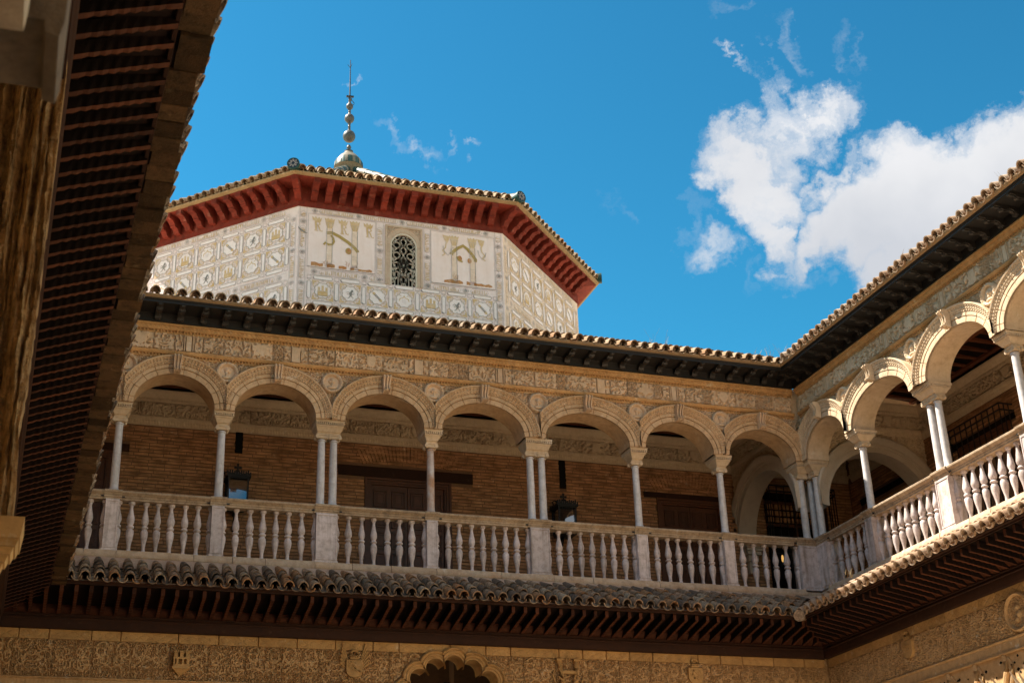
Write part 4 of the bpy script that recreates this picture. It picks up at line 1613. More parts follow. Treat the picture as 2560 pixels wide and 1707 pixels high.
def lower_wall(T, name, label, u1, seed, lobed, bottom):
    t = thing(name, label, 'wall', T((u1 / 2, .2, -7.2)))
    bz = [(-.015, -.93), (-.03, -.925), (-.03, -.795), (-.015, -.79), (.1, -.785)]
    # lozenge band, stone by stone
    rs = random.Random(seed)
    u = .05
    while u < u1:
        e = min(u + rs.choice([.42, .6, .84]), u1)

        def hb(U, Z):
            p = ((U / .17) % 1.0 - .5) * 2
            q = (Z + .862) / .058
            line = np.abs(np.abs(p) + np.abs(q) - .95)
            return (1 - .8 * np.exp(-(line / .10) ** 2)) * np.minimum(sstep(0, .006, U - U.min()), sstep(0, .006, U.max() - U))
        relief_panel(T, 'band_block', t, M['carved_band'], u + .003, e - .003, -.93, -.79, -.012, hb, .016, .011)
        u = e
    mb = MB(T)
    if not lobed:
        mb.box(-.1, u1, .012, .5, -7.2, -.5)
        mb.build('wall_core', M['carved'], t)
    else:
        us = np.concatenate([np.linspace(-.1, ARC_C - 1.0, 6), np.linspace(ARC_C - .995, ARC_C + .995, 361), np.linspace(ARC_C + 1.0, u1, 6)])
        zl = lobed_top(us)
        Z = np.stack([zl, np.full_like(zl, -.5)])
        U = np.repeat(us[None], 2, 0)
        put('wall_core', grid_mesh('wall_core', T3(T, U, np.full_like(U, .012), Z), M['carved'], False), t)
        mid = (us > ARC_C - 1.0) & (us < ARC_C + 1.0)
        uu, zz = us[mid], zl[mid]
        Dp = np.repeat(np.array([-.02, .35])[:, None], len(uu), 1)
        put('arch_reveal', grid_mesh('arch_reveal', T3(T, np.repeat(uu[None], 2, 0), Dp, np.repeat(zz[None], 2, 0)), M['carved_band']), t)
    # carved slabs between upright joints
    u = .05
    i = 0
    while u < u1:
        e = min(u + .56, u1)
        s = seed * 31 + (i % 4)

        def hp(U, Z, s=s):
            h = arabesque(U, Z, s, e - u) * 1.0
            if lobed:
                zl_ = lobed_top(U.ravel() if False else U[0])
                dz = Z - zl_[None]
                near = np.min([np.sqrt((U - a) ** 2 + (Z - b) ** 2) - r for a, b, r in lobes], 0)
                h = np.where(near < .14, 0, h)
            return h
        if lobed and e > ARC_C - 1.1 and u < ARC_C + 1.1:
            nu = int((e - u) / .011)
            us = np.linspace(u + .003, e - .003, nu)
            zl = np.maximum(lobed_top(us), -1.465)
            k = np.linspace(0, 1, 50)[:, None]
            Z = zl[None] + (-.935 - zl[None]) * k
            U = np.repeat(us[None], 50, 0)
            put('carved_panel', grid_mesh('carved_panel', T3(T, U, .008 - crisp(hp(U, Z)) * .034, Z), M['carved']), t)
        else:
            relief_panel(T, 'carved_panel', t, M['carved'], u + .0025, e - .0025, -1.465, -.935, .008, hp, .034, .0105, .0)
        u = e
        i += 1
    # band under it
    mo_ = [(.012, -1.475), (-.03, -1.475), (-.035, -1.49), (-.02, -1.50), (-.012, -1.51), (-.012, -1.64), (-.03, -1.65), (-.035, -1.67), (.02, -1.68)]
    if lobed:
        for a, b in ((0, ARC_C - 1.06), (ARC_C + 1.06, u1)):
            moulding('inscription_band', T, mo_, a, b, M['carved'], t, .02, {4: (.008, .06), 5: (.008, .06)}, miter=False)
    else:
        moulding('inscription_band', T, mo_, 0, u1, M['carved'], t, .02, {4: (.008, .06), 5: (.008, .06)})
    return t


lw_b = lower_wall(TB, 'carved_wall', 'ochre carved stucco wall with a many-lobed arch under the long dark eave', 13.75, 8, True, -1.7)
# rings of the lobed arch
for (lu, lz, r) in lobes:
    n = 40
    th = np.linspace(-.35, np.pi + .35, n)
    ang0 = math.atan2(lu - ARC_C, lz - ARC_Z)
    prof = [(.0, .02), (.0, -.035), (.012, -.04), (.028, -.03), (.036, -.03), (.042, -.048), (.06, -.052), (.062, -.04), (.082, -.036), (.088, -.055), (.105, -.075), (.125, -.06), (.128, .01)]
    U = np.stack([lu + (r + p[0]) * np.cos(th - ang0) for p in prof])
    Z = np.stack([lz + (r + p[0]) * np.sin(th - ang0) for p in prof])
    Dp = np.stack([np.full(n, p[1]) + (.006 * (np.arange(n) % 2) if 7 <= q <= 8 else 0) for q, p in enumerate(prof)])
    # keep each ring on its own side of its neighbours
    a_half = math.radians(11)
    rel = np.arctan2(U - ARC_C, Z - ARC_Z) - ang0
    rad = np.hypot(U - ARC_C, Z - ARC_Z)
    rel = np.clip(rel, -a_half, a_half)
    U = ARC_C + rad * np.sin(rel + ang0)
    Z = ARC_Z + rad * np.cos(rel + ang0)
    put('lobe_ring', grid_mesh('lobe_ring', T3(TB, U, Dp, Z), M['carved_band']), lw_b)
# beams seen inside the lobed arch
mb = MB(TB)
mb.box(ARC_C - 1.2, ARC_C + 1.2, .9, 1.1, -1.55, -1.35)
mb.box(ARC_C - .05, ARC_C + .05, .36, .9, -1.4, -1.3)
mb.build('arch_beam', M['dark_wood'], lw_b)


def castle_relief(T, parent, u, z):
    mb = MB(T)
    d1, d0 = -.12, .0
    mb.box(u - .13, u + .13, d1 - .01, d0, z - .02, z + .012)
    mb.box(u - .115, u + .115, d1, d0, z + .012, z + .045)
    for x in (-.115, -.035, .045):
        mb.box(u + x, u + x + .028 + .012 * (x == -.115), d1, d0, z + .045, z + .125)
    mb.box(u + .095, u + .115, d1, d0, z + .045, z + .125)
    mb.box(u - .115, u + .115, d1 + .06, d0, z + .045, z + .125)
    mb.box(u - .12, u + .12, d1 - .006, d0, z + .125, z + .15)
    for x in (-.085, 0, .085):
        mb.box(u + x - .026, u + x + .026, d1, d0, z + .15, z + .215)
        mb.box(u + x - .034, u + x + .034, d1 - .008, d0, z + .215, z + .235)
        for q in (-.026, 0, .026):
            mb.box(u + x + q - .007, u + x + q + .007, d1 - .006, d0, z + .235, z + .252)
    mb.hexa([(u - .02, -.02, z - .1), (u + .02, -.02, z - .1), (u + .02, d0, z - .1), (u - .02, d0, z - .1),
             (u - .12, d1, z - .02), (u + .12, d1, z - .02), (u + .12, d0, z - .02), (u - .12, d0, z - .02)])
    return mb.build('castle_relief', M['carved_band'], parent)


castle_relief(TB, lw_b, 11.09, -1.30)


def heraldic(T, parent, u, z, name, wings=True, seed=1):
    mb = MB(T, smooth=40)
    w_, h = .13, .27
    out = [(-w_, z + .02), (w_, z + .02), (w_, z - .14)] + [(w_ * math.cos(a), z - .14 - .11 * math.sin(a)) for a in np.linspace(.2, math.pi - .2, 8)] + [(-w_, z - .14)]
    n = len(out)
    mb.add([(u + x, -.075, zz) for x, zz in out] + [(u + x, .0, zz) for x, zz in out], [tuple(range(n))] + [(i, (i + 1) % n, n + (i + 1) % n, n + i) for i in range(n)])
    rs = random.Random(seed)
    for k in range(16):                                               # quartered charges, only bumps at this size
        x, zz = u + rs.uniform(-.09, .09), z + rs.uniform(-.16, -.01)
        mb.box(x - .012, x + .012, -.085, -.07, zz - .014, zz + .014)
    # crown and neck above
    mb.box(u - .07, u + .07, -.07, 0, z + .03, z + .055)
    for k in range(5):
        x = u - .056 + k * .028
        mb.box(x - .009, x + .009, -.075, 0, z + .055, z + .085)
    mb.tube([(u + .055 * math.cos(a), -.05, z + .12 + .05 * math.sin(a)) for a in np.linspace(-.3, math.pi + .3, 9)], .018, 6)
    if wings:
        for sg in (-1, 1):
            for k in range(6):
                a = .25 + k * .26
                mb.tube([(u + sg * .11, -.02, z - .12 + .03 * k), (u + sg * (.11 + .12 * math.cos(a * .6)), -.045, z - .02 + .06 * k), (u + sg * (.16 + .06 * math.cos(a)), -.03, z + .02 + .035 * k)], [.012, .022, .008], 6)
            mb.tube([(u + sg * .1, -.03, z - .28), (u + sg * .17, -.05, z - .3), (u + sg * .2, -.03, z - .24)], .016, 6)
    return mb.build(name, M['carved_band'], parent)


heraldic(TB, lw_b, 8.45, -1.11, 'shield_relief', True, 2)
heraldic(TB, lw_b, 2.60, -1.04, 'shield_relief', False, 3)
# twin pillars with a ribbon between, carved
mb = MB(TB, smooth=40)
u0_ = 4.89
for sg in (-1, 1):
    mb.tube([(u0_ + sg * .15, -.04, -.98), (u0_ + sg * .14, -.06, -1.1), (u0_ + sg * .10, -.07, -1.28), (u0_ + sg * .14, -.05, -1.45)], [.045, .04, .034, .05], 8)
    mb.box(u0_ + sg * .15 - .055, u0_ + sg * .15 + .055, -.09, 0, -.985, -.95)
    mb.tube([(u0_ + sg * .23, -.02, -1.12), (u0_ + sg * .27, -.045, -1.2), (u0_ + sg * .22, -.03, -1.36)], .016, 6)
    mb.tube([(u0_ + sg * .1, -.085, -1.16), (u0_ + sg * .19, -.09, -1.24), (u0_ + sg * .08, -.09, -1.34)], .018, 6)
mb.box(u0_ - .12, u0_ + .12, -.09, -.05, -1.19, -1.14)
mb.tube([(u0_ + .03 * math.cos(a), -.05, -.96 + .04 * math.sin(a)) for a in np.linspace(0, math.pi, 6)], .014, 6)
for sg, pts in ((1, [(-.0, -.08), (0, 0), (.04, 0), (.04, -.04), (0, -.04)]), (-1, [(-.02, 0), (.01, -.04), (.04, 0), (.01, -.04), (.01, -.08)])):
    mb.tube([(u0_ + sg * .25 - x, -.02, -.93 + z_) for x, z_ in pts], .009, 5)
mb.build('pillar_relief', M['carved_band'], lw_b)

lw_r = lower_wall(TR, 'carved_wall', 'dim carved stucco wall below the sunlit pent roof at the lower right', U_R, 9, False, -1.7)
heraldic(TR, lw_r, 2.52, -1.02, 'shield_relief', False, 6)
mb = MB(TR, smooth=40)
for (r0, r1, d0, d1) in ((.27, .25, .0, -.05), (.25, .22, -.05, -.05), (.22, .20, -.05, .0)):
    pass
ring = [(.28, .0), (.275, -.05), (.255, -.065), (.235, -.05), (.225, -.01), (.0, -.005)]
n = 32
mb.add([(5.22 + r * math.cos(2 * math.pi * k / n), d, -1.17 + r * math.sin(2 * math.pi * k / n)) for r, d in ring for k in range(n)],
       [(i * n + k, i * n + (k + 1) % n, (i + 1) * n + (k + 1) % n, (i + 1) * n + k) for i in range(len(ring) - 1) for k in range(n)])
mb.lathe if False else None
for cx, cz, r in ((5.22, -1.11, .06), (5.25, -1.2, .07), (5.19, -1.27, .05)):
    mb.add([(cx + r * math.cos(a) * math.cos(f), -.005 - .06 * math.sin(f), cz + r * math.sin(a) * math.cos(f)) for f in (0, .7, 1.5) for a in [2 * math.pi * k / 10 for k in range(10)]],
           [(i * 10 + k, i * 10 + (k + 1) % 10, (i + 1) * 10 + (k + 1) % 10, (i + 1) * 10 + k) for i in range(2) for k in range(10)])
mb.build('medallion', M['carved'], lw_r)
# ribbed, pierced net of stucco under the band, with leafy finials catching the sun
for k, uu in enumerate((2.7, 3.35, 4.02, 4.71, 5.4, 6.1)):
    mb = MB(TR, smooth=40)
    pts = [(uu, .01, -1.69), (uu + .03, .0, -1.78), (uu + .02, .0, -1.92), (uu - .05, .0, -2.06), (uu - .12, .0, -2.3)]
    mb.tube(pts, [.045, .05, .048, .045, .04], 8)
    pts = [(uu + .08, .01, -1.74), (uu + .16, .0, -1.84), (uu + .14, .0, -1.98), (uu + .05, .0, -2.15)]
    mb.tube(pts, .03, 6)
    mb.build('stucco_rib', M['carved'], lw_r)
    mb = MB(TR)
    rs = random.Random(k)
    for q in range(7):
        a, b = uu + rs.uniform(.2, .6), rs.uniform(-2.25, -1.74)
        s = rs.uniform(.02, .04)
        mb.add([(a - s, .008, b), (a, .008, b - s * .8), (a + s, .008, b), (a, .008, b + s * .8)], [(0, 1, 2, 3)])
    mb.build('piercing', M['void'], lw_r, kind='stuff')
    if k not in (2, 3):
        continue
    mb = MB(TR, smooth=60)
    for q in range(3):
        a = uu + .30 + q * .13
        zt = -1.97 + .05 * math.sin(q * 2.1 + k)
        lean = rs.uniform(-.04, .04)
        rows = [(.035, .0, -.05), (.042, .08, -.085), (.03, .15, -.12), (.018, .20, -.15), (.003, .25, -.165)]
        vs = []
        for (w_, h_, d_) in rows:
            x = a + lean * h_ * 4
            vs += [(x - w_, d_ + .02, zt - .25 + h_), (x, d_, zt - .25 + h_), (x + w_, d_ + .02, zt - .25 + h_), (x, d_ + .03, zt - .25 + h_)]
        mb.add(vs, [(r * 4 + i, r * 4 + (i + 1) % 4, r * 4 + 4 + (i + 1) % 4, r * 4 + 4 + i) for r in range(4) for i in range(4)])
    mb.build('leaf_finial', M['near_pale'], lw_r)

# ================================================================== left wing, seen along its face
lw = thing('left_wing', 'dim ochre building face at the far left with a carved pilaster, seen edge-on', 'building', tuple(float(q) for q in TL((10., .3, -7.2))))
mb = MB(TL)
mb.box(-.3, 30, .42, .8, -7.2, -.5)
mb.build('wall', M['carved'], lw)
mb = MB(TL)
mb.box(-6, 30, .42, .9, -.3, 4.5)  # unseen upper wall and roof, run past the corner to block stray sun
mb.build('upper_wall', M['relief'], lw)
mb = MB(TL)
mb.hexa([(-6, -.55, 4.45), (30, -.55, 4.45), (30, 3.5, 4.45), (-6, 3.5, 4.45), (-6, -.55, 4.6), (30, -.55, 4.6), (30, 3.5, 6.0), (-6, 3.5, 6.0)])
mb.build('upper_roof', M['tile_top'], lw)
mb = MB(TL)
mb.prism([(.45, -.5), (-.10, -.50), (-.10, -.30), (.45, -.2)], 'x', -.3, 30)
mb.build('wall_plate', M['dark_wood'], lw)


def rough(shape, seed, amp, cells):
    rs = np.random.RandomState(seed)
    out = np.zeros(shape)
    a = amp
    for c in cells:
        g = rs.uniform(-1, 1, (c[0] + 2, c[1] + 2))
        y = np.linspace(0, c[0], shape[0])
        x = np.linspace(0, c[1], shape[1])
        yi, xi = y.astype(int), x.astype(int)
        fy, fx = (y - yi)[:, None], (x - xi)[None]
        fy, fx = fy * fy * (3 - 2 * fy), fx * fx * (3 - 2 * fx)
        v = g[yi][:, xi] * (1 - fy) * (1 - fx) + g[yi + 1][:, xi] * fy * (1 - fx) + g[yi][:, xi + 1] * (1 - fy) * fx + g[yi + 1][:, xi + 1] * fy * fx
        out += a * v
        a *= .55
    return out


def pilaster(y_near, y_far, x_right, x_left, z0, z1, seed):
    """carved pilaster: near face with upright mouldings, worn; right face plain"""
    xs = np.linspace(x_left, x_right, 230)
    zs = np.linspace(z0, z1, 220)
    X, Z = np.meshgrid(xs, zs)
    s = x_right - X                                                   # distance from the court edge
    rs_ = np.random.RandomState(seed)
    dep = np.zeros_like(X)
    edge = .0
    depths = [.0, .03, .012, .045, .03, .075, .05, .08, .045, .10, .085, .12, .10, .14]
    widths = [.035, .018, .03, .016, .035, .02, .028, .03, .04, .02, .05, .03, .08]
    for wd, d0, d1 in zip(widths, depths[:-1], depths[1:]):
        edge += wd
        wob = rough((220, 1), rs_.randint(1000), .013, [(5, 1), (16, 1), (45, 1), (110, 1)])
        dep += (d1 - d0) * sstep(-.004, .004, s - (edge + wob))
    R_ = rough(X.shape, seed, .03, [(6, 14), (16, 34), (40, 50), (100, 110)])
    Y = y_near + dep + R_ * (.35 + .65 * (s > .03))
    chip = rough((220, 1), seed + 1, .016, [(7, 1), (22, 1), (60, 1)])
    X = X + np.where(s < .05, 1, 0) * np.clip(chip, -.03, .004) * np.clip(1 - s / .05, 0, 1)
    # carry the edge back along the right face
    Xr = np.repeat(X[:, -1:], 2, 1)
    Yr = np.stack([Y[:, -1] + .02, np.full(220, y_far)], 1)
    X2 = np.concatenate([X, Xr], 1)
    Y2 = np.concatenate([Y, Yr], 1)
    Z2 = np.concatenate([Z, np.repeat(Z[:, :1], 2, 1)], 1)
    P = np.stack([X2, Y2, Z2], -1)
    return put('pilaster', grid_mesh('pilaster', P, M['old_wood']), lw, label='worn pilaster with upright mouldings')


pilaster(-14.2, -13.97, -13.383, -13.95, -3.46, -.55, 5)
for i, (xr, z0, z1) in enumerate([(-13.318, -3.56, -3.455), (-13.336, -3.595, -3.56), (-13.356, -3.63, -3.595), (-13.378, -3.665, -3.63), (-13.40, -3.71, -3.665)]):
    mb = MB()
    k = .028 * i
    mb.hexa([(-14.0, -14.26 + k + .012, z0), (xr - .012, -14.26 + k + .012, z0), (xr - .012, -13.94 - k, z0), (-14.0, -13.94 - k, z0),
             (-14.0, -14.26 + k, z1), (xr, -14.26 + k, z1), (xr, -13.94 - k + .01, z1), (-14.0, -13.94 - k + .01, z1)])
    mb.build('impost', M['carved_band'], lw)
for y in (-14.1, -18.15):
    mb = MB(smooth=40)
    mb.lathe([(.16, -7.2), (.17, -7.1), (.13, -7.05), (.125, -6.9), (.115, -4.1), (.14, -4.05), (.2, -3.7)], -13.72, y, 20)
    mb.build('column', M['shaft'], lw)
# the nearest impost, almost over the viewer
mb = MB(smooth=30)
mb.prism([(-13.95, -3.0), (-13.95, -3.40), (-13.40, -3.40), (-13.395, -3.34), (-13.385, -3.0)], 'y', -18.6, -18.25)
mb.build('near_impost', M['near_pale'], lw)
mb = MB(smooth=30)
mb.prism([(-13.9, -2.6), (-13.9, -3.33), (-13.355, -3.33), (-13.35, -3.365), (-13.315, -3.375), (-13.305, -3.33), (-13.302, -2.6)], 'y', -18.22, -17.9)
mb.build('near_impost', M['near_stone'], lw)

pent_l = thing('pent_roof', 'dark close eave at the left with red-brown rafters and a row of eave bricks', 'roof', tuple(float(q) for q in TL((10., -.3, -.3))))
OL = .80
lo = [(.05, -.47), (-.10, -.455), (-.70, -.318), (-.72, -.29)]
moulding('soffit_board', TL, lo, 0, 20.2, M['dark_wood'], pent_l, miter=False)
be = [(.05, -.79), (-.015, -.79), (-.02, -.66), (-.035, -.645), (-.03, -.62), (-.05, -.60), (-.05, -.57), (.0, -.5)]
moulding('wall_beam', TL, be, 0, 20.2, M['beam'], pent_l, miter=False)
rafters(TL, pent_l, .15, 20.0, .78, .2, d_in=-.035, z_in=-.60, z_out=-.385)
sb = [(-.595, -.335), (-.60, -.37), (-.625, -.372), (-.63, -.34)]
moulding('fascia', TL, sb, .8, 20.2, M['beam'], pent_l, miter=False)
mb = MB()
mb.box(-.0985, .0985, -.10, .095, 0, .028)
slab = mb.mesh('eave_brick', M['eave_slab'])
u = .95
while u < 20:
    p = TL((u + random.uniform(-.004, .004), -.725 + random.uniform(-.022, .022), -.352 + random.uniform(-.008, .012)))
    f = frame_at(TL, u, 0, 0)
    f.translation = Vector(p)
    put('eave_brick', slab, pent_l, None, f @ Matrix.Rotation(random.uniform(-.03, .03), 4, 'Z') @ Matrix.Rotation(random.uniform(-.05, .05), 4, 'Y'))
    u += .2
tiled_eave(TL, pent_l, (M['tile_low'], M['tile_low']), .9, 20, -.835, -.285, math.radians(26), 2, jit=.03)
mb = MB(TL)
mb.hexa([(.8, -.72, -.30), (20.2, -.72, -.30), (20.2, .45, -.25), (.8, .45, -.25), (.8, -.72, -.27), (20.2, -.72, -.27), (20.2, .45, .27), (.8, .45, .27)])
mb.build('roof_bed', M['mortar'], pent_l)

# ================================================================== painted octagonal tower
TWX0, TWX1, TWY = -8.54, -3.66, 6.0
TW_W = TWX1 - TWX0
TW_D = .9 * TW_W
q_ = TW_D * math.sqrt(.5)
TCX, TCY = -6.24, TWY + q_ + .5 * TW_W * .98
corners = [(TWX0, TWY), (TWX1, TWY), (TWX1 + q_, TWY + q_), (TWX1 + q_, TWY + q_ + TW_W), (TWX1, TWY + 2 * q_ + TW_W), (TWX0, TWY + 2 * q_ + TW_W), (TWX0 - q_, TWY + q_ + TW_W), (TWX0 - q_, TWY + q_)]
Z_RED = 10.42
tower = thing('octagonal_tower', 'pale painted octagonal tower with red bracketed eave and a finial of three lead balls', 'tower', (TCX, TCY, 4.0))


def face_T(i):
    """frame of tower face i: u from its left corner (seen from outside), d inward"""
    a, b = Vector(corners[i]), Vector(corners[(i + 1) % 8])
    t = (b - a).normalized()
    n = Vector((-t.y, t.x))                                            # inward
    return (lambda p: (a.x + t.x * p[0] + n.x * p[1], a.y + t.y * p[0] + n.y * p[1], p[2])), (b - a).length


FT = {i: face_T(i) for i in range(8)}
WALLM = {0: 'plaster', 7: 'plaster', 1: 'plaster_warm'}
WX0, WX1, WZ0, WZ1 = 2.02, 2.90, 8.68, 10.22                            # window surround on the front face
for i in range(8):
    T, L = FT[i]
    mb = MB(T)
    if i == 0:
        a0, a1, b0, b1 = WX0 + .10, WX1 - .10, WZ0 + .015, WZ1 - .16
        mb.box(0, a0, 0, .3, 4, Z_RED + .9)
        mb.box(a1, L, 0, .3, 4, Z_RED + .9)
        mb.box(a0, a1, 0, .3, 4, b0)
        mb.box(a0, a1, 0, .3, b1, Z_RED + .9)
    else:
        mb.box(0, L, 0, .3, 4, Z_RED + .9)
    mb.build('tower_wall', M[WALLM.get(i, 'plaster_warm')], tower)

# red band, coved soffit, brackets and tiles on every face in view
OV = .58


def ring_sweep(name, prof, mat, faces, z_shift=0):
    """profile [(d outward, z)] mitred round the octagon, one mesh per face"""
    n = len(corners)
    for i in faces:
        T, L = FT[i]
        out = []
        for k, (o, z) in enumerate(prof):
            e = o * math.tan(math.radians(22.5))
            out.append((-e, L + e, -o, z))
        P = np.array([[T((a, d, z)), T((b, d, z))] for a, b, d, z in out])
        put(name, grid_mesh(name, P, mat), tower)


vis = (7, 0, 1, 2, 6)
ring_sweep('red_frieze', [(.004, Z_RED - .012), (.03, Z_RED - .012), (.03, Z_RED + .02), (.018, Z_RED + .025), (.018, Z_RED + .50), (.05, Z_RED + .51)], M['red_paint'], vis)
ring_sweep('red_soffit', [(.05, Z_RED + .485), (.10, Z_RED + .49), (OV - .11, Z_RED + .49), (OV - .09, Z_RED + .51), (OV - .09, Z_RED + .54)], M['red_paint'], vis)
ring_sweep('bedding_mortar', [(OV - .10, Z_RED + .51), (OV - .06, Z_RED + .515), (OV - .01, Z_RED + .55), (OV - .01, Z_RED + .575), (OV - .1, Z_RED + .595)], M['lip'], vis)
ring_sweep('roof_bed', [(OV - .06, Z_RED + .575), (.0, Z_RED + .95), (-.5, Z_RED + 1.25)], M['lip'], vis)
# bracket: two stepped scrolls
p = [(.0, .13), (-.08, .13), (-.11, .14), (-.135, .17), (-.155, .21), (-.19, .235), (-.25, .245), (-.262, .255), (-.262, .285), (-.29, .295), (-.315, .32), (-.345, .35), (-.39, .365), (-.475, .37), (-.485, .385), (-.485, .492), (.0, .492)]
n = len(p)
mb = MB(smooth=30)
mb.add([(x, d, z) for x in (-.073, .073) for d, z in p], [tuple(range(n)), tuple(range(n, 2 * n))[::-1]] + [(i, (i + 1) % n, n + (i + 1) % n, n + i) for i in range(n)])
for q in range(4):
    mb.box(-.077, .077, -.489, -.42, .385 + q * .022, .391 + q * .022)
tb_mesh = mb.mesh('bracket', M['red_paint'])
for i in (7, 0, 1):
    T, L = FT[i]
    nb = int(round(L / .335))
    for k in range(nb + 1):
        u = .0 + (k) * L / nb
        if k in (0, nb):
            continue
        m = frame_at(T, min(max(u, .02), L - .02), -.018, Z_RED - .0 + .0)
        put('bracket', tb_mesh, tower, None, m)
for i in (0, 1):
    c_ = Vector((corners[i][0], corners[i][1], Z_RED))
    a_ = Vector((corners[i][0] - TCX, corners[i][1] - TCY, 0)).normalized()
    x_ = Vector((-a_.y, a_.x, 0))
    m = Matrix(((x_.x, -a_.x * 1.08, 0, c_.x), (x_.y, -a_.y * 1.08, 0, c_.y), (0, 0, 1, c_.z), (0, 0, 0, 1)))
    put('bracket', tb_mesh, tower, None, m)
RS = math.radians(31)
for i in (7, 0, 1):
    T, L = FT[i]
    e = OV * math.tan(math.radians(22.5))
    tiled_eave(T, tower, (M['tile_top'], M['tile_top']), -e + .08, L + e - .08, -OV, Z_RED + .61, RS, 2, pitch=.222, r=.085, plugs=True)
# roof slopes up to the apex, corrugated
APX = Vector((TCX, TCY, 14.98))
for i in range(8):
    T, L = FT[i]
    e = (OV - .3) * math.tan(math.radians(22.5))
    a, b = Vector(T((-e, -OV + .3, Z_RED + .80))), Vector(T((L + e, -OV + .3, Z_RED + .80)))
    nu = 97
    nv = 10
    P = np.zeros((nv, nu, 3))
    nrm = (b - a).cross(APX - a).normalized()
    if nrm.z < 0:
        nrm = -nrm
    for jv in range(nv):
        f = jv / (nv - 1)
        for ju in range(nu):
            g_ = ju / (nu - 1)
            base = a.lerp(b, g_)
            q = base.lerp(APX, f * .99) - Vector((0, 0, .30 * 4 * f * (1 - f) * (1.2 - f))) + nrm * (.045 * math.cos(2 * math.pi * g_ * 24) * (1 - f) + (.012 if jv % 2 else 0))
            P[jv, ju] = q
    put('roof_slope', grid_mesh('roof_slope', P, M['tile_top']), tower)
# glazed hip tiles: white and green courses
for i in range(8):
    c0 = Vector((*corners[i], 0))
    a = Vector((corners[i][0] - TCX, corners[i][1] - TCY, 0)).normalized()
    k = OV / math.cos(math.radians(22.5)) - .04
    s = Vector((corners[i][0] + a.x * k, corners[i][1] + a.y * k, Z_RED + .70))
    d = (APX + Vector((0, 0, .05)) - s)
    L = d.length
    d.normalize()
    nseg = int(L / .33)
    if i not in (7, 0, 1, 2):
        continue
    for q in range(nseg):
        mb = MB(smooth=40)
        sag = lambda f: Vector((0, 0, .34 * 4 * f * (1 - f) * (1.2 - f)))
        p0, p1 = s + d * (q * L / nseg) - sag(q / nseg), s + d * ((q + 1.08) * L / nseg) - sag((q + 1.08) / nseg)
        mb.tube([tuple(p0), tuple(p1)], [.125, .115], 12)
        mb.build('hip_tile', M['glaze_green' if q % 2 == 1 else 'glaze_white'], tower)
    # round glazed cap closing the hip
    mb = MB(smooth=40)
    mb.tube([tuple(s - Vector((a.x, a.y, 0)) * .10), tuple(s + Vector((a.x, a.y, 0)) * .10)], [.13, .145], 20)
    cap = mb.build('hip_cap', M['glaze_green'], tower)
    mb = MB(smooth=40)
    ctr = s + Vector((a.x, a.y, 0)) * .104
    t1 = Vector((-a.y, a.x, 0))
    mb.add([tuple(ctr + t1 * (.122 * math.cos(th)) + Vector((0, 0, .122 * math.sin(th)))) for th in [2 * math.pi * k / 24 for k in range(24)]], [tuple(range(24))])
    mb.build('cap_disc', M['glaze_blue'], cap)
    mb = MB()
    ct = ctr + Vector((a.x, a.y, 0)) * .004
    for k in range(8):
        th = 2 * math.pi * k / 8
        w_ = .16
        for (r0, r1) in ((.03, .095),):
            A = [ct + t1 * (r * math.cos(x)) + Vector((0, 0, r * math.sin(x))) for r, x in ((.03, th), (.075, th - .28), (.108, th), (.075, th + .28))]
            B = [ct + t1 * (r * math.cos(x)) + Vector((0, 0, r * math.sin(x))) for r, x in ((.045, th), (.073, th - .16), (.094, th), (.073, th + .16))]
            mb.add([tuple(v) for v in A + B], [(j, (j + 1) % 4, 4 + (j + 1) % 4, 4 + j) for j in range(4)])
    mb.build('star', M['paint_grey'], cap)
# finial
mb = MB(smooth=40)
mb.lathe([(.36, 14.70), (.37, 15.0), (.405, 15.04), (.40, 15.05)], TCX, TCY, 28)
drum = mb.build('roof_cap', M['near_stone'], tower)
mb = MB(smooth=40)
mb.lathe([(.405, 15.045), (.395, 15.18), (.345, 15.29)], TCX, TCY, 28, cap=False)
mb.build('green_ring', M['glaze_green'], drum)
mb = MB(smooth=40)
for k in range(12):
    a0, a1 = 2 * math.pi * k / 12 + .06, 2 * math.pi * (k + .5) / 12
    pts = []
    for r, z in ((.412, 15.05), (.402, 15.18), (.352, 15.288)):
        for a in np.linspace(a0, a1, 5):
            pts.append((TCX + r * math.cos(a), TCY + r * math.sin(a), z))
    mb.add(pts, [(j * 5 + i, j * 5 + i + 1, (j + 1) * 5 + i + 1, (j + 1) * 5 + i) for j in range(2) for i in range(4)])
mb.build('white_ring_tile', M['glaze_white'], drum)
mb = MB(smooth=40)
mb.lathe([(.345, 15.29), (.25, 15.42), (.14, 15.52), (.10, 15.60)], TCX, TCY, 28)
mb.build('cap_dome', M['glaze_white'], drum)
mb = MB(smooth=40)
mb.lathe([(.12, 15.55), (.125, 15.60), (.05, 15.62), (.045, 15.68), (.07, 15.73), (.045, 15.78), (.045, 15.80)], TCX, TCY, 16)
fin = mb.build('finial', M['lead'], tower)


def ball(cz, r, name, ribs=0):
    mb = MB(smooth=50)
    prof = [(max(.02, r * math.sin(t)), cz - r * 1.05 * math.cos(t)) for t in np.linspace(.12, math.pi - .12, 13)]
    mb.lathe(prof, TCX, TCY, 24)
    if ribs:
        mb.v = [(TCX + (x - TCX) * (1 - .07 * abs(math.cos(ribs / 2 * math.atan2(y - TCY, x - TCX))) ** 6), TCY + (y - TCY) * (1 - .07 * abs(math.cos(ribs / 2 * math.atan2(y - TCY, x - TCX))) ** 6), z) for x, y, z in mb.v]
    return mb.build(name, M['lead'], fin)


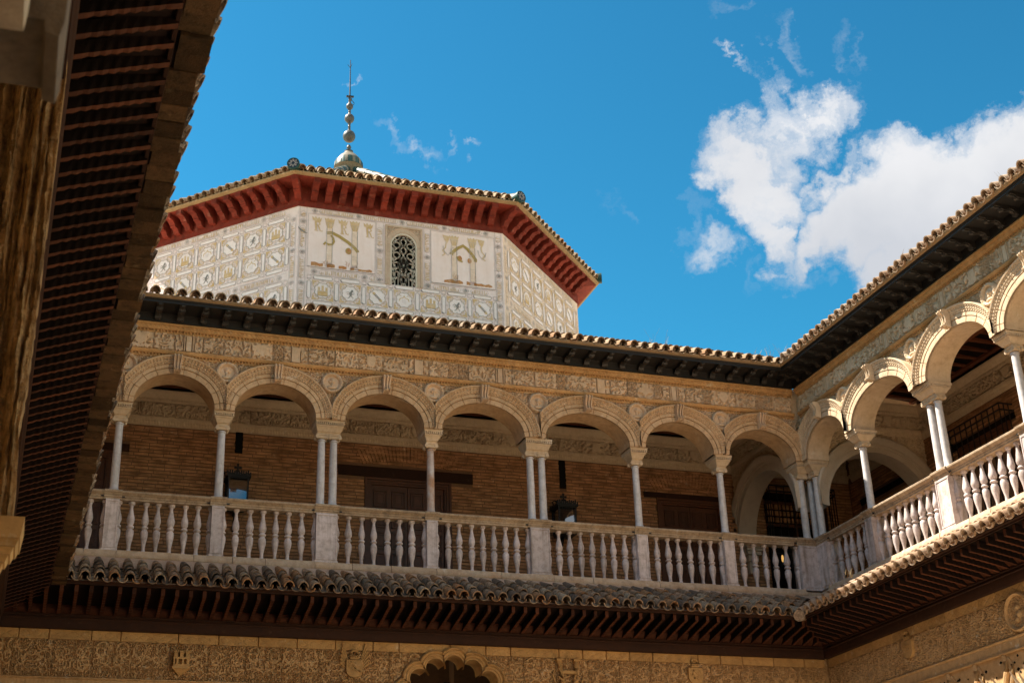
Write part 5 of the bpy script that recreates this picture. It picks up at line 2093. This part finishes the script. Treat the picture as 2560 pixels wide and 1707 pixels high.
ball(16.10, .178, 'lead_ball')
ball(16.70, .14, 'lead_ball', 10)
ball(17.11, .102, 'lead_ball', 10)
for z0, z1 in ((16.28, 16.56), (16.84, 17.01), (17.2, 17.42)):
    mb = MB(smooth=40)
    m_ = (z0 + z1) / 2
    mb.lathe([(.05, z0), (.03, m_ - .03), (.045, m_), (.03, m_ + .03), (.05, z1)], TCX, TCY, 10)
    mb.build('neck', M['lead'], fin)
mb = MB(smooth=40)
mb.tube([(TCX, TCY, 17.4), (TCX, TCY, 17.9), (TCX, TCY, 18.72)], [.022, .017, .010], 8)
mb.bar((TCX - .10, TCY, 17.44), (TCX + .11, TCY, 17.46), .025, .022)
mb.bar((TCX - .05, TCY - .08, 17.41), (TCX + .06, TCY + .08, 17.41), .02, .02)
mb.tube([(TCX + .02, TCY, 17.34), (TCX + .09, TCY, 17.30), (TCX + .13, TCY, 17.24), (TCX + .12, TCY, 17.19), (TCX + .085, TCY, 17.2)], .010, 6)
mb.tube([(TCX, TCY, 18.44), (TCX + .05, TCY, 18.6)], .007, 6)
mb.tube([(TCX, TCY, 18.44), (TCX - .08, TCY, 18.54)], .007, 6)
mb.build('spike', M['iron'], fin)

# ------------------------------------------------------------------ window of the tower
T, L = FT[0]
mb = MB(T)
cx_, hw_ = (WX0 + WX1) / 2, .315
zs_ = WZ0 + 1.02                                                        # springing of the lattice arch
mb.box(WX0, WX0 + .045, -.03, .06, WZ0, WZ1)
mb.box(WX1 - .045, WX1, -.03, .06, WZ0, WZ1)
mb.box(WX0 + .045, WX1 - .045, -.03, .06, WZ1 - .045, WZ1)
mb.box(WX0 + .045, cx_ - hw_, -.012, .06, WZ0, zs_)
mb.box(cx_ + hw_, WX1 - .045, -.012, .06, WZ0, zs_)
win = mb.build('window', M['pink_stucco'], tower)
us = np.linspace(WX0 + .045, WX1 - .045, 70)
zl = np.where(np.abs(us - cx_) < hw_, zs_ + .34 * np.sqrt(np.clip(1 - ((us - cx_) / hw_) ** 2, 0, 1)), zs_)
k = np.linspace(0, 1, 44)[:, None]
Z = zl[None] + (WZ1 - .045 - zl[None]) * k
U = np.repeat(us[None], 44, 0)
ogee = zs_ + .10 + .37 * np.sqrt(np.clip(1 - ((U - cx_) / .40) ** 2, 0, 1)) + .08 * np.exp(-((U - cx_) / .05) ** 2)
rim = np.exp(-((Z - ogee) / .016) ** 2)
H = np.maximum(scrolls(U, Z, 5, .075, .025) * (Z > ogee + .02), rim * 1.2)
H = np.maximum(H, .5 * ((Z < ogee) & (Z > zl[None] + .02)))
put('carved_head', grid_mesh('carved_head', T3(T, U, -.0 - H * .022, Z), M['pink_stucco']), win)
mb = MB(T)
mb.add([(WX0 + .03, .22, WZ0), (WX1 - .03, .22, WZ0), (WX1 - .03, .22, WZ1), (WX0 + .03, .22, WZ1)], [(0, 1, 2, 3)])
mb.build('dark_opening', M['void'], win)
# lattice: interlaced stucco bands, mirrored about the middle
mb = MB(T)


def band(pts, w_, d0=.015, d1=.05):
    """flat ribbon with thickness along a polyline in the face plane"""
    pts = [Vector(p) for p in pts]
    n = len(pts)
    for i in range(n - 1):
        a, b = pts[i], pts[i + 1]
        t = (b - a)
        if t.length < 1e-5:
            continue
        t.normalize()
        s = Vector((-t.y, t.x)) * (w_ / 2)
        a2, b2 = a - t * (w_ * .3), b + t * (w_ * .3)
        q = [a2 - s, b2 - s, b2 + s, a2 + s]
        mb.hexa([(v.x, d0, v.y) for v in q] + [(v.x, d1, v.y) for v in q])


def inside(x, z):
    if z < WZ0 + .02 or abs(x) > hw_:
        return False
    return z < zs_ or ((x / hw_) ** 2 + ((z - zs_) / .34) ** 2) < 1


def lat(pts, w_=.024):
    for sg in (-1, 1):
        seg = []
        for x, z in pts:
            if inside(x, z):
                seg.append((cx_ + sg * x, z))
            else:
                if len(seg) > 1:
                    band(seg, w_)
                seg = []
        if len(seg) > 1:
            band(seg, w_)


circ = lambda x, z, r, a0=0, a1=2 * math.pi, n=16: [(x + r * math.cos(a), z + r * math.sin(a)) for a in np.linspace(a0, a1, n)]
zb = WZ0 + .02
for x in (.045, .125, .205, .285):
    lat([(x, z) for z in np.linspace(zb, zb + (.30, .34, .52, 1.2)[int(x * 12.5 - .3)], 14)], .022)
for zc in (zb + .16, zb + .40, zb + .66, zb + .92, zb + 1.14):
    lat(circ(0, zc, .085), .022)
    lat(circ(.16, zc + .12, .075), .022)
    lat(circ(.285, zc - .03, .07), .02)
    lat([(0, zc - .13), (.07, zc), (0, zc + .13)], .018)
    lat([(.08, zc + .11), (.24, zc - .05), (.30, zc + .12)], .018)
for zc in (zb + .52, zb + .58):
    for r in (.05, .09, .13):
        lat(circ(0, zc, r, 0, 2 * math.pi, 9), .015)
lat([(.31 * math.cos(a), zs_ + .33 * math.sin(a)) for a in np.linspace(0, math.pi / 2, 14)][:0] or [(.3, zs_)], .02)
mb.build('lattice', M['lattice'], win)
mb = MB(T)
n_ = 40
for i in range(n_):
    a0, a1 = math.pi * i / n_, math.pi * (i + 1) / n_
    q = [(cx_ + r * math.cos(a), zs_ + rz * math.sin(a)) for r, rz, a in ((hw_ - .03, .31, a0), (hw_ + .004, .345, a0), (hw_ + .004, .345, a1), (hw_ - .03, .31, a1))]
    mb.hexa([(x, -.006, z) for x, z in q] + [(x, .05, z) for x, z in q])
for sg in (-1, 1):
    mb.box(min(cx_ + sg * (hw_ - .03), cx_ + sg * hw_), max(cx_ + sg * (hw_ - .03), cx_ + sg * hw_), -.006, .05, WZ0, zs_)
mb.build('lattice_rim', M['lattice'], win)


# ------------------------------------------------------------------ painted plaster of the tower
class Paint:
    """flat paint shapes in a face's plane, one mesh per colour, a few millimetres off the plaster"""
    LV = {'panel': .003, 'white': .006, 'ochre': .009, 'olive': .012, 'rust': .0105, 'pale': .0075, 'grey': .0135, 'dark': .015}
    MT = {'panel': 'plaster_panel', 'white': 'paint_white', 'ochre': 'paint_ochre', 'olive': 'paint_olive', 'rust': 'paint_rust', 'grey': 'paint_grey', 'dark': 'paint_dark', 'pale': 'plaster_warm'}

    def __init__(s, T):
        s.T = T
        s.m = {}
        s.k = 0
        s.seen = set()

    def mbx(s, c):
        if c not in s.m:
            s.m[c] = MB(s.T)
        return s.m[c]

    def poly(s, c, pts):
        s.k += 1
        d = -s.LV[c] - (s.k % 300) * 3e-6
        s.mbx(c).add([(x, d, z) for x, z in pts], [tuple(range(len(pts)))])

    def rect(s, c, x0, x1, z0, z1):
        s.poly(c, [(x0, z0), (x1, z0), (x1, z1), (x0, z1)])

    def line(s, c, pts, w_, closed=False):
        s.k += 1
        d = -s.LV[c] - (s.k % 300) * 3e-6
        pts = [Vector(p) for p in pts]
        n = len(pts)
        if closed:
            pts = pts + [pts[0], pts[1]]
        L, R = [], []
        m = len(pts)
        for i in range(m):
            t = pts[min(i + 1, m - 1)] - pts[max(i - 1, 0)]
            if t.length < 1e-6:
                t = Vector((1, 0))
            t.normalize()
            nn = Vector((-t.y, t.x)) * (w_[i] if isinstance(w_, list) else w_) * .5
            L.append(pts[i] + nn)
            R.append(pts[i] - nn)
        vs = [(v.x, d, v.y) for v in L] + [(v.x, d, v.y) for v in R]
        s.mbx(c).add(vs, [(i, i + 1, m + i + 1, m + i) for i in range(m - 1)])

    def done(s, parent):
        for c, mb in s.m.items():
            nm = {'panel': 'painted_panel', 'white': 'painted_white', 'ochre': 'painted_ochre', 'olive': 'painted_ribbon', 'rust': 'painted_earth', 'grey': 'painted_outline', 'dark': 'painted_charge', 'pale': 'painted_ground'}[c]
            put(nm, mb.mesh(nm, M[Paint.MT[c]]), parent, None, None, 'stuff')


prs = random.Random(21)


def rosette(P, x, z, r):
    P.line('grey', [(x + r * math.cos(a), z + r * math.sin(a)) for a in [2 * math.pi * k / 14 for k in range(14)]], .008, True)
    for k in range(8):
        a = 2 * math.pi * k / 8
        P.line('grey', [(x + r * .18 * math.cos(a), z + r * .18 * math.sin(a)), (x + r * .5 * math.cos(a + .3), z + r * .5 * math.sin(a + .3)), (x + r * .88 * math.cos(a), z + r * .88 * math.sin(a)),
                        (x + r * .5 * math.cos(a - .3), z + r * .5 * math.sin(a - .3))], .008, True)


def script_band(P, x0, x1, z0, z1, vertical=False, every=1.0):
    """mock lettered border: tall strokes and loops between rosettes"""
    f = (lambda a, b: (a, b)) if not vertical else (lambda a, b: (b, a))
    if vertical:
        a0, a1, b0, b1 = z0, z1, x0, x1
    else:
        a0, a1, b0, b1 = x0, x1, z0, z1
    h = b1 - b0
    P.line('grey', [f(a0, b0 + .008), f(a1, b0 + .008)], .007)
    P.line('grey', [f(a0, b1 - .008), f(a1, b1 - .008)], .007)
    a = a0 + h * .5
    while a < a1 - h * .2:
        rosette(P, *f(a, (b0 + b1) / 2), h * .36)
        e = min(a + every, a1)
        s = a + h * .62
        t = e - h * .62
        if t - s > .1:
            P.line('grey', [f(s, b0 + h * .5), f(s + h * .25, b0 + h * .15), f(t - h * .25, b0 + h * .15), f(t, b0 + h * .5), f(t - h * .25, b0 + h * .85), f(s + h * .25, b0 + h * .85)], .007, True)
            x = s + h * .28
            while x < t - h * .28:
                w_ = prs.uniform(.018, .05)
                k = prs.randint(0, 4)
                lo_, hi_ = b0 + h * .24, b0 + h * prs.choice([.78, .78, .55, .7])
                P.line('ochre', [f(x, lo_), f(x, hi_)], .014)
                if k < 2:
                    P.line('ochre', [f(x, lo_ + .006), f(x + w_, lo_ + .006)], .012)
                elif k == 2:
                    P.line('ochre', [f(x, hi_ - .006), f(x + w_, hi_ - .006), f(x + w_, lo_ + h * .2)], .011)
                else:
                    P.line('grey', [f(x + .008, lo_), f(x + .008, hi_)], .005)
                x += w_ + .012
        a = e


def curl(P, x, z, sx, sz, s=1.0):
    """ochre leaf in a cell corner with a hooked tendril"""
    P.poly('ochre', [(x, z), (x + sx * .10 * s, z + sz * .015 * s), (x + sx * .075 * s, z + sz * .045 * s), (x + sx * .045 * s, z + sz * .045 * s), (x + sx * .045 * s, z + sz * .08 * s), (x + sx * .015 * s, z + sz * .10 * s)])
    a = [(x + sx * (.10 + .03 * math.sin(t)) * s, z + sz * (.02 + .028 * (1 - math.cos(t))) * s) for t in np.linspace(0, 4.2, 9)]
    P.line('ochre', a, [.016 * s * (1 - .08 * i) for i in range(9)])
    a = [(x + sx * (.02 + .028 * (1 - math.cos(t))) * s, z + sz * (.10 + .03 * math.sin(t)) * s) for t in np.linspace(0, 4.2, 9)]
    P.line('ochre', a, [.016 * s * (1 - .08 * i) for i in range(9)])


def castle(P, x, z):
    s = .17
    c = 'ochre'
    P.rect(c, x - .115, x + .115, z - .13, z - .02)
    for k in range(8):
        P.rect(c, x - .115 + k * .03, x - .115 + k * .03 + .018, z - .02, z - .002)
    for dx, h in ((-.085, .07), (0, .11), (.085, .07)):
        P.rect(c, x + dx - .026, x + dx + .026, z - .002, z + h)
        for q in (-.026, -.006, .014):
            P.rect(c, x + dx + q, x + dx + q + .012, z + h, z + h + .022)
    P.rect('white', x - .018, x + .018, z - .13, z - .06)
    P.line('grey', [(x - .115, z - .13), (x + .115, z - .13), (x + .115, z - .02), (x - .115, z - .02)], .006, True)


def lion(P, x, z):
    c = 'dark'
    P.poly(c, [(x - .02, z + .03), (x + .035, z + .05), (x + .05, z - .01), (x + .02, z - .07), (x - .015, z - .03)])
    P.poly(c, [(x + .0, z + .04), (x + .03, z + .10), (x + .065, z + .095), (x + .06, z + .045), (x + .03, z + .03)])
    for pts in ([(x - .01, z + .025), (x - .06, z + .045), (x - .09, z + .02)], [(x - .01, z + .0), (x - .06, z - .01), (x - .075, z - .03)], [(x + .03, z - .06), (x + .07, z - .10), (x + .06, z - .13)],
                [(x + .0, z - .05), (x - .03, z - .10), (x - .065, z - .12)], [(x + .04, z - .02), (x + .09, z + .0), (x + .08, z + .06)]):
        P.line('dark' if prs.random() < .6 else 'grey', pts, [.018, .014, .008])


def bend(P, x, z):
    for k, (a, b) in enumerate(((-.014, .006), (.012, .006))):
        pass
    d = Vector((.095, -.10)).normalized()
    nrm = Vector((-d.y, d.x))
    c = Vector((x, z))
    for off in (-.016, 0, .016):
        P.line('dark' if off else 'grey', [tuple(c - d * .085 + nrm * off), tuple(c + d * .085 + nrm * off)], .012)
    for sg in (-1, 1):
        q = c + d * (.105 * sg)
        P.poly('ochre', [tuple(q + d * .05 * math.cos(a) + nrm * .034 * math.sin(a)) for a in [2 * math.pi * k / 9 for k in range(9)]])


def wreath(P, x, z):
    P.poly('white', [(x - .06, z - .09), (x + .06, z - .09), (x + .085, z + .0), (x + .04, z + .05), (x, z + .06), (x - .04, z + .05), (x - .085, z + .0)])
    P.line('ochre', [(x - .115, z - .03), (x - .095, z + .035), (x - .04, z + .05), (x, z + .085), (x + .04, z + .05), (x + .095, z + .035), (x + .115, z - .03)], [.018, .026, .02, .03, .02, .026, .018])
    for dx in (-.08, 0, .08):
        P.poly('ochre', [(x + dx - .028, z + .085), (x + dx, z + .125), (x + dx + .028, z + .085), (x + dx, z + .10)])
    for dx in (-.03, 0, .03):
        P.line('grey', [(x + dx, z - .085), (x + dx * 1.2, z + .02)], .005)


MOT = [castle, lion, bend, wreath]


def cell(P, x, z, s, mot):
    """one square of the painted net: bars round it, lobed medallion, corner leaves, charge"""
    h = s / 2
    b = .044
    for (ax, az) in ((1, 0), (0, 1)):
        for sg in (-1, 1):
            cx, cz = x + az * sg * h * 1.0, z + ax * sg * h * 1.0
            l = h - .085
            f = (lambda a, c: (cx + a, cz + c)) if ax else (lambda a, c: (cx + c, cz + a))
            pts = [f(-l, 0), f(-l + .035, -b), f(l - .035, -b), f(l, 0), f(l - .035, b), f(-l + .035, b)]
            key = (round(cx * 50), round(cz * 50))
            if key not in P.seen:
                P.seen.add(key)
                P.poly('white', pts)
                P.line('grey', pts, .016, True)
    for sx in (-1, 1):
        for sz in (-1, 1):
            cx, cz = x + sx * h, z + sz * h
            key = (round(cx * 50), round(cz * 50), 1)
            if key not in P.seen:
                P.seen.add(key)
                P.line('grey', [(cx - .045, cz - .045), (cx + .045, cz - .045), (cx + .045, cz + .045), (cx - .045, cz + .045)], .011, True)
            curl(P, x + sx * (h - .065), z + sz * (h - .065), -sx, -sz, 1.25)
    # eight-lobed outline
    ring = []
    for k in range(48):
        a = 2 * math.pi * k / 48
        r = .165 + .028 * abs(math.sin(4 * a))
        ring.append((x + r * math.cos(a), z + r * math.sin(a)))
    P.poly('white', ring)
    P.line('grey', ring, .014, True)
    for k in range(4):
        a = math.pi / 2 * k
        rx, rz = x + .235 * math.cos(a), z + .235 * math.sin(a)
        P.line('grey', [(rx + .022 * math.cos(t), rz + .022 * math.sin(t)) for t in [2 * math.pi * q / 8 for q in range(8)]], .007, True)
    mot(P, x, z)


def painted_pillar(P, x, z0, z1):
    P.rect('pale', x - .062, x + .062, z0 + .1, z1 - .26)
    P.line('grey', [(x - .066, z0 + .1), (x - .062, z1 - .26)], .012)
    P.line('dark', [(x + .066, z0 + .1), (x + .062, z1 - .26)], .010)
    for k in range(12):
        zz = prs.uniform(z0 + .12, z1 - .3)
        P.line('grey', [(x - .05, zz), (x + prs.uniform(-.03, .05), zz + prs.uniform(-.01, .01))], .006)
    for (h, a, b) in ((.10, 0, .04), (.085, .04, .07), (.075, .07, .10)):
        P.line('grey', [(x - h, z0 + a), (x + h, z0 + a), (x + h - .012, z0 + b), (x - h + .012, z0 + b)], .009, True)
    P.poly('ochre', [(x - .06, z1 - .26), (x + .06, z1 - .26), (x + .095, z1 - .12), (x - .095, z1 - .12)])
    P.rect('ochre', x - .10, x + .10, z1 - .12, z1 - .085)
    P.poly('ochre', [(x - .10, z1 - .085), (x + .10, z1 - .085), (x + .12, z1), (x + .07, z1 - .03), (x + .045, z1 + .01), (x, z1 - .025), (x - .045, z1 + .01), (x - .07, z1 - .03), (x - .12, z1)])
    for dx in (-.05, 0, .05):
        P.line('grey', [(x + dx, z1 - .24), (x + dx * 1.3, z1 - .13)], .008)
    P.line('grey', [(x - .10, z1 - .12), (x + .10, z1 - .12)], .008)


def crowned_letter(P, x, z):
    """a crown over an ornate letter R"""
    P.poly('ochre', [(x - .095, z + .10), (x + .085, z + .07), (x + .115, z + .19), (x + .075, z + .145), (x + .05, z + .20), (x + .01, z + .15), (x - .03, z + .21), (x - .06, z + .155), (x - .115, z + .20)])
    P.line('ochre', [(x - .03, z + .09), (x - .015, z - .15)], [.05, .035])
    P.line('ochre', [(x - .02, z + .075), (x + .055, z + .06), (x + .07, z + .01), (x + .03, z - .02), (x - .02, z - .02)], [.022, .03, .03, .022, .016])
    P.line('ochre', [(x + .02, z - .02), (x + .05, z - .07), (x + .075, z - .15), (x + .125, z - .17), (x + .13, z - .14)], [.02, .03, .03, .02, .012])
    P.line('ochre', [(x - .055, z - .155), (x + .03, z - .165)], .022)
    P.line('grey', [(x + .0, z + .08), (x + .012, z - .15)], .006)


def ribbon(P, pts, w_=.07):
    P.line('olive', pts, w_)


def ground(P, x0, x1, z):
    x = x0
    pts = []
    while x < x1:
        pts.append((x, z + prs.uniform(.0, .06)))
        x += .09
    pts.append((x1, z))
    low = [(a, z - prs.uniform(.035, .06)) for a, _ in pts][::-1]
    for i in range(len(pts) - 1):
        if prs.random() < .75:
            P.poly('rust', [pts[i], pts[i + 1], (pts[i + 1][0], z - .03), (pts[i][0], z - .045)])
    for k in range(5):
        a = prs.uniform(x0, x1)
        h = prs.uniform(.10, .2)
        P.line('rust', [(a, z + .02), (a + .01, z + h)], .006)
        for q in range(3):
            zz = z + h * (.4 + .25 * q)
            P.line('rust', [(a + .005, zz), (a + prs.choice([-1, 1]) * .03, zz + .03)], .006)


# front face: u = X - TWX0
P = Paint(FT[0][0])
L = FT[0][1]
script_band(P, .30, L - .28, 10.255, 10.41, False, 1.02)
for x0, x1 in ((.03, .20), (L - .21, L - .04)):
    script_band(P, x0, x1, 7.6, 10.40, True, .78)
script_band(P, .30, WX0 - .04, 8.69, 8.875, False, 1.15)
script_band(P, WX1 + .04, L - .28, 8.665, 8.85, False, .9)
for x0, x1 in ((1.80, 1.985), (2.93, 3.10)):
    script_band(P, x0, x1, 8.68, 10.24, True, .74)
for (a, b, z0, z1) in ((.235, 1.785, 8.90, 10.245), (3.11, 4.655, 8.87, 10.23)):
    P.rect('panel', a, b, z0, z1)
    P.line('grey', [(a, z0), (b, z0), (b, z1), (a, z1)], .010, True)
# left panel: two crowned pillars bound by a ribbon, three crowned letters
ground(P, .32, 1.72, 8.97)
for x in (.725, 1.305):
    painted_pillar(P, x, 8.95, 10.19)
for x in (.43, 1.03, 1.62):
    crowned_letter(P, x, 9.99)
ribbon(P, [(.655, 9.80), (.78, 9.82), (.95, 9.75), (1.15, 9.63), (1.30, 9.51), (1.36, 9.44), (1.385, 9.40)], .075)
ribbon(P, [(.76, 9.76), (.81, 9.68), (.83, 9.60), (.79, 9.52), (.70, 9.51), (.63, 9.55), (.60, 9.49)], .05)
P.line('rust', [(.80, 9.72), (.825, 9.62), (.80, 9.54)], .03)
P.poly('rust', [(1.17 + .075 * math.cos(t), 9.40 + .08 * math.sin(t)) for t in np.linspace(0, 6.2, 12)])
P.line('olive', [(1.17 + .055 * math.cos(t), 9.41 + .06 * math.sin(t)) for t in np.linspace(1.2, 5.6, 10)], .03)
# right panel
ground(P, 3.33, 4.58, 8.96)
for x in (3.67, 4.115):
    painted_pillar(P, x, 8.92, 10.16)
ribbon(P, [(3.60, 9.66), (3.63, 9.72), (3.75, 9.84), (3.89, 9.93), (4.0, 9.85), (4.12, 9.70), (4.19, 9.60), (4.18, 9.54)], .075)
P.poly('rust', [(3.80 + .06 * math.cos(t), 9.58 + .075 * math.sin(t)) for t in np.linspace(0, 6.2, 12)])
P.line('olive', [(3.73, 9.62), (3.78, 9.53), (3.87, 9.50)], .045)
P.poly('rust', [(4.04 + .05 * math.cos(t), 9.55 + .07 * math.sin(t)) for t in np.linspace(0, 6.2, 12)])
for x, sg in ((3.48, -1), (4.33, 1)):
    P.poly('ochre', [(x - .09, 10.15), (x + .09, 10.13), (x + .06, 10.02), (x + .02, 9.93), (x - .04, 10.02)])
    P.line('ochre', [(x, 9.95), (x + sg * .02, 9.82), (x + sg * .09, 9.74), (x + sg * .03, 9.66), (x + sg * .1, 9.60)], .03)
    P.line('grey', [(x - .08, 9.86), (x - .05, 9.72), (x + .04, 9.62), (x + .1, 9.72), (x + .12, 9.82)], .016)
order = [castle, lion, bend, wreath, castle, lion, bend]
for k in range(7):
    for r in range(2):
        cell(P, .29 + .311 + k * .6225, 8.33 - r * .6225, .6225, order[(k + 2 * r) % 7 if r else k])
P.line('dark', [(-.015 + .02, 9.86), (.06, 9.80), (.16, 9.74), (.22, 9.73)], [.012, .05, .03, .01])
P.done(tower)

for i, m0 in ((7, 1), (1, 3)):
    P = Paint(FT[i][0])
    L = FT[i][1]
    script_band(P, .06, L - .22, 10.225, 10.40, False, 1.1)
    for x0, x1 in ((L - .20, L - .04), (.04, .20)):
        script_band(P, x0, x1, 7.6, 10.20, True, .8)
    n = 6
    s = (L - .54) / n
    x0 = .27
    for k in range(n):
        for r in range(2):
            cell(P, x0 + s * (k + .5), 10.15 - s * (r + .5), s, MOT[(k * 3 + r * 2 + m0) % 4])
        for r in range(2):
            cell(P, x0 + s * (k + .5), 8.52 - s * (r + .5), s, MOT[(k * 3 + r + m0 + 1) % 4])
    script_band(P, .25, L - .25, 8.58, 8.76, False, 1.2)
    P.done(tower)

# ================================================================== dry weeds on the roofs
mb = MB()
rs = random.Random(3)


def weed(x, y, z, h):
    for k in range(5):
        a = rs.uniform(0, 6.28)
        l = h * rs.uniform(.5, 1.0)
        dx, dy = math.cos(a) * l * .4, math.sin(a) * l * .4
        mb.tube([(x, y, z), (x + dx * .4, y + dy * .4, z + l * .6), (x + dx, y + dy, z + l)], [.0022, .0018, .001], 3)


for (x, y, z, h) in [(-.55, -.3, 4.75, .32), (-.38, -.25, 4.78, .4), (-.85, -.3, 4.72, .25), (-2.9, -.35, 4.7, .38), (-3.0, -.3, 4.72, .2), (-.3, -1.0, 4.75, .25), (-.25, -2.1, 4.78, .3), (-.3, -4.4, 4.75, .28), (-.3, -6.9, 4.8, .3)]:
    for q in range(2):
        weed(x + rs.uniform(-.15, .15), y, z, h)
for k in range(14):
    weed(-.75 + rs.uniform(-.1, .1), -1.9 + rs.uniform(-.5, .5), .02 + rs.uniform(0, .1), .12)
ws = mb.build('dry_weeds', M['straw'], None)
tag(ws, 'dry straw-coloured weeds sprouting from the tile roofs', 'weeds', None, 'stuff')

# ------------------------------------------------------------------ groups of look-alike things
GROUPS = {'arcade': 'upper arcades round the court', 'balustrade': 'balustrades of the upper gallery', 'tile_roof': 'bracketed tile eaves of the upper gallery',
          'pent_roof': 'pent roofs between the storeys', 'carved_wall': 'carved walls of the lower storey', 'gallery_wall': 'brick walls behind the upper arcades',
          'window_grille': 'iron window cages', 'corner_arch': 'plaster arches across the corridor', 'gallery_ceiling': 'timber gallery ceilings'}
for o in COL.objects:
    if o.parent is None:
        g_ = GROUPS.get(o.name.split('.')[0])
        if g_:
            o['group'] = g_
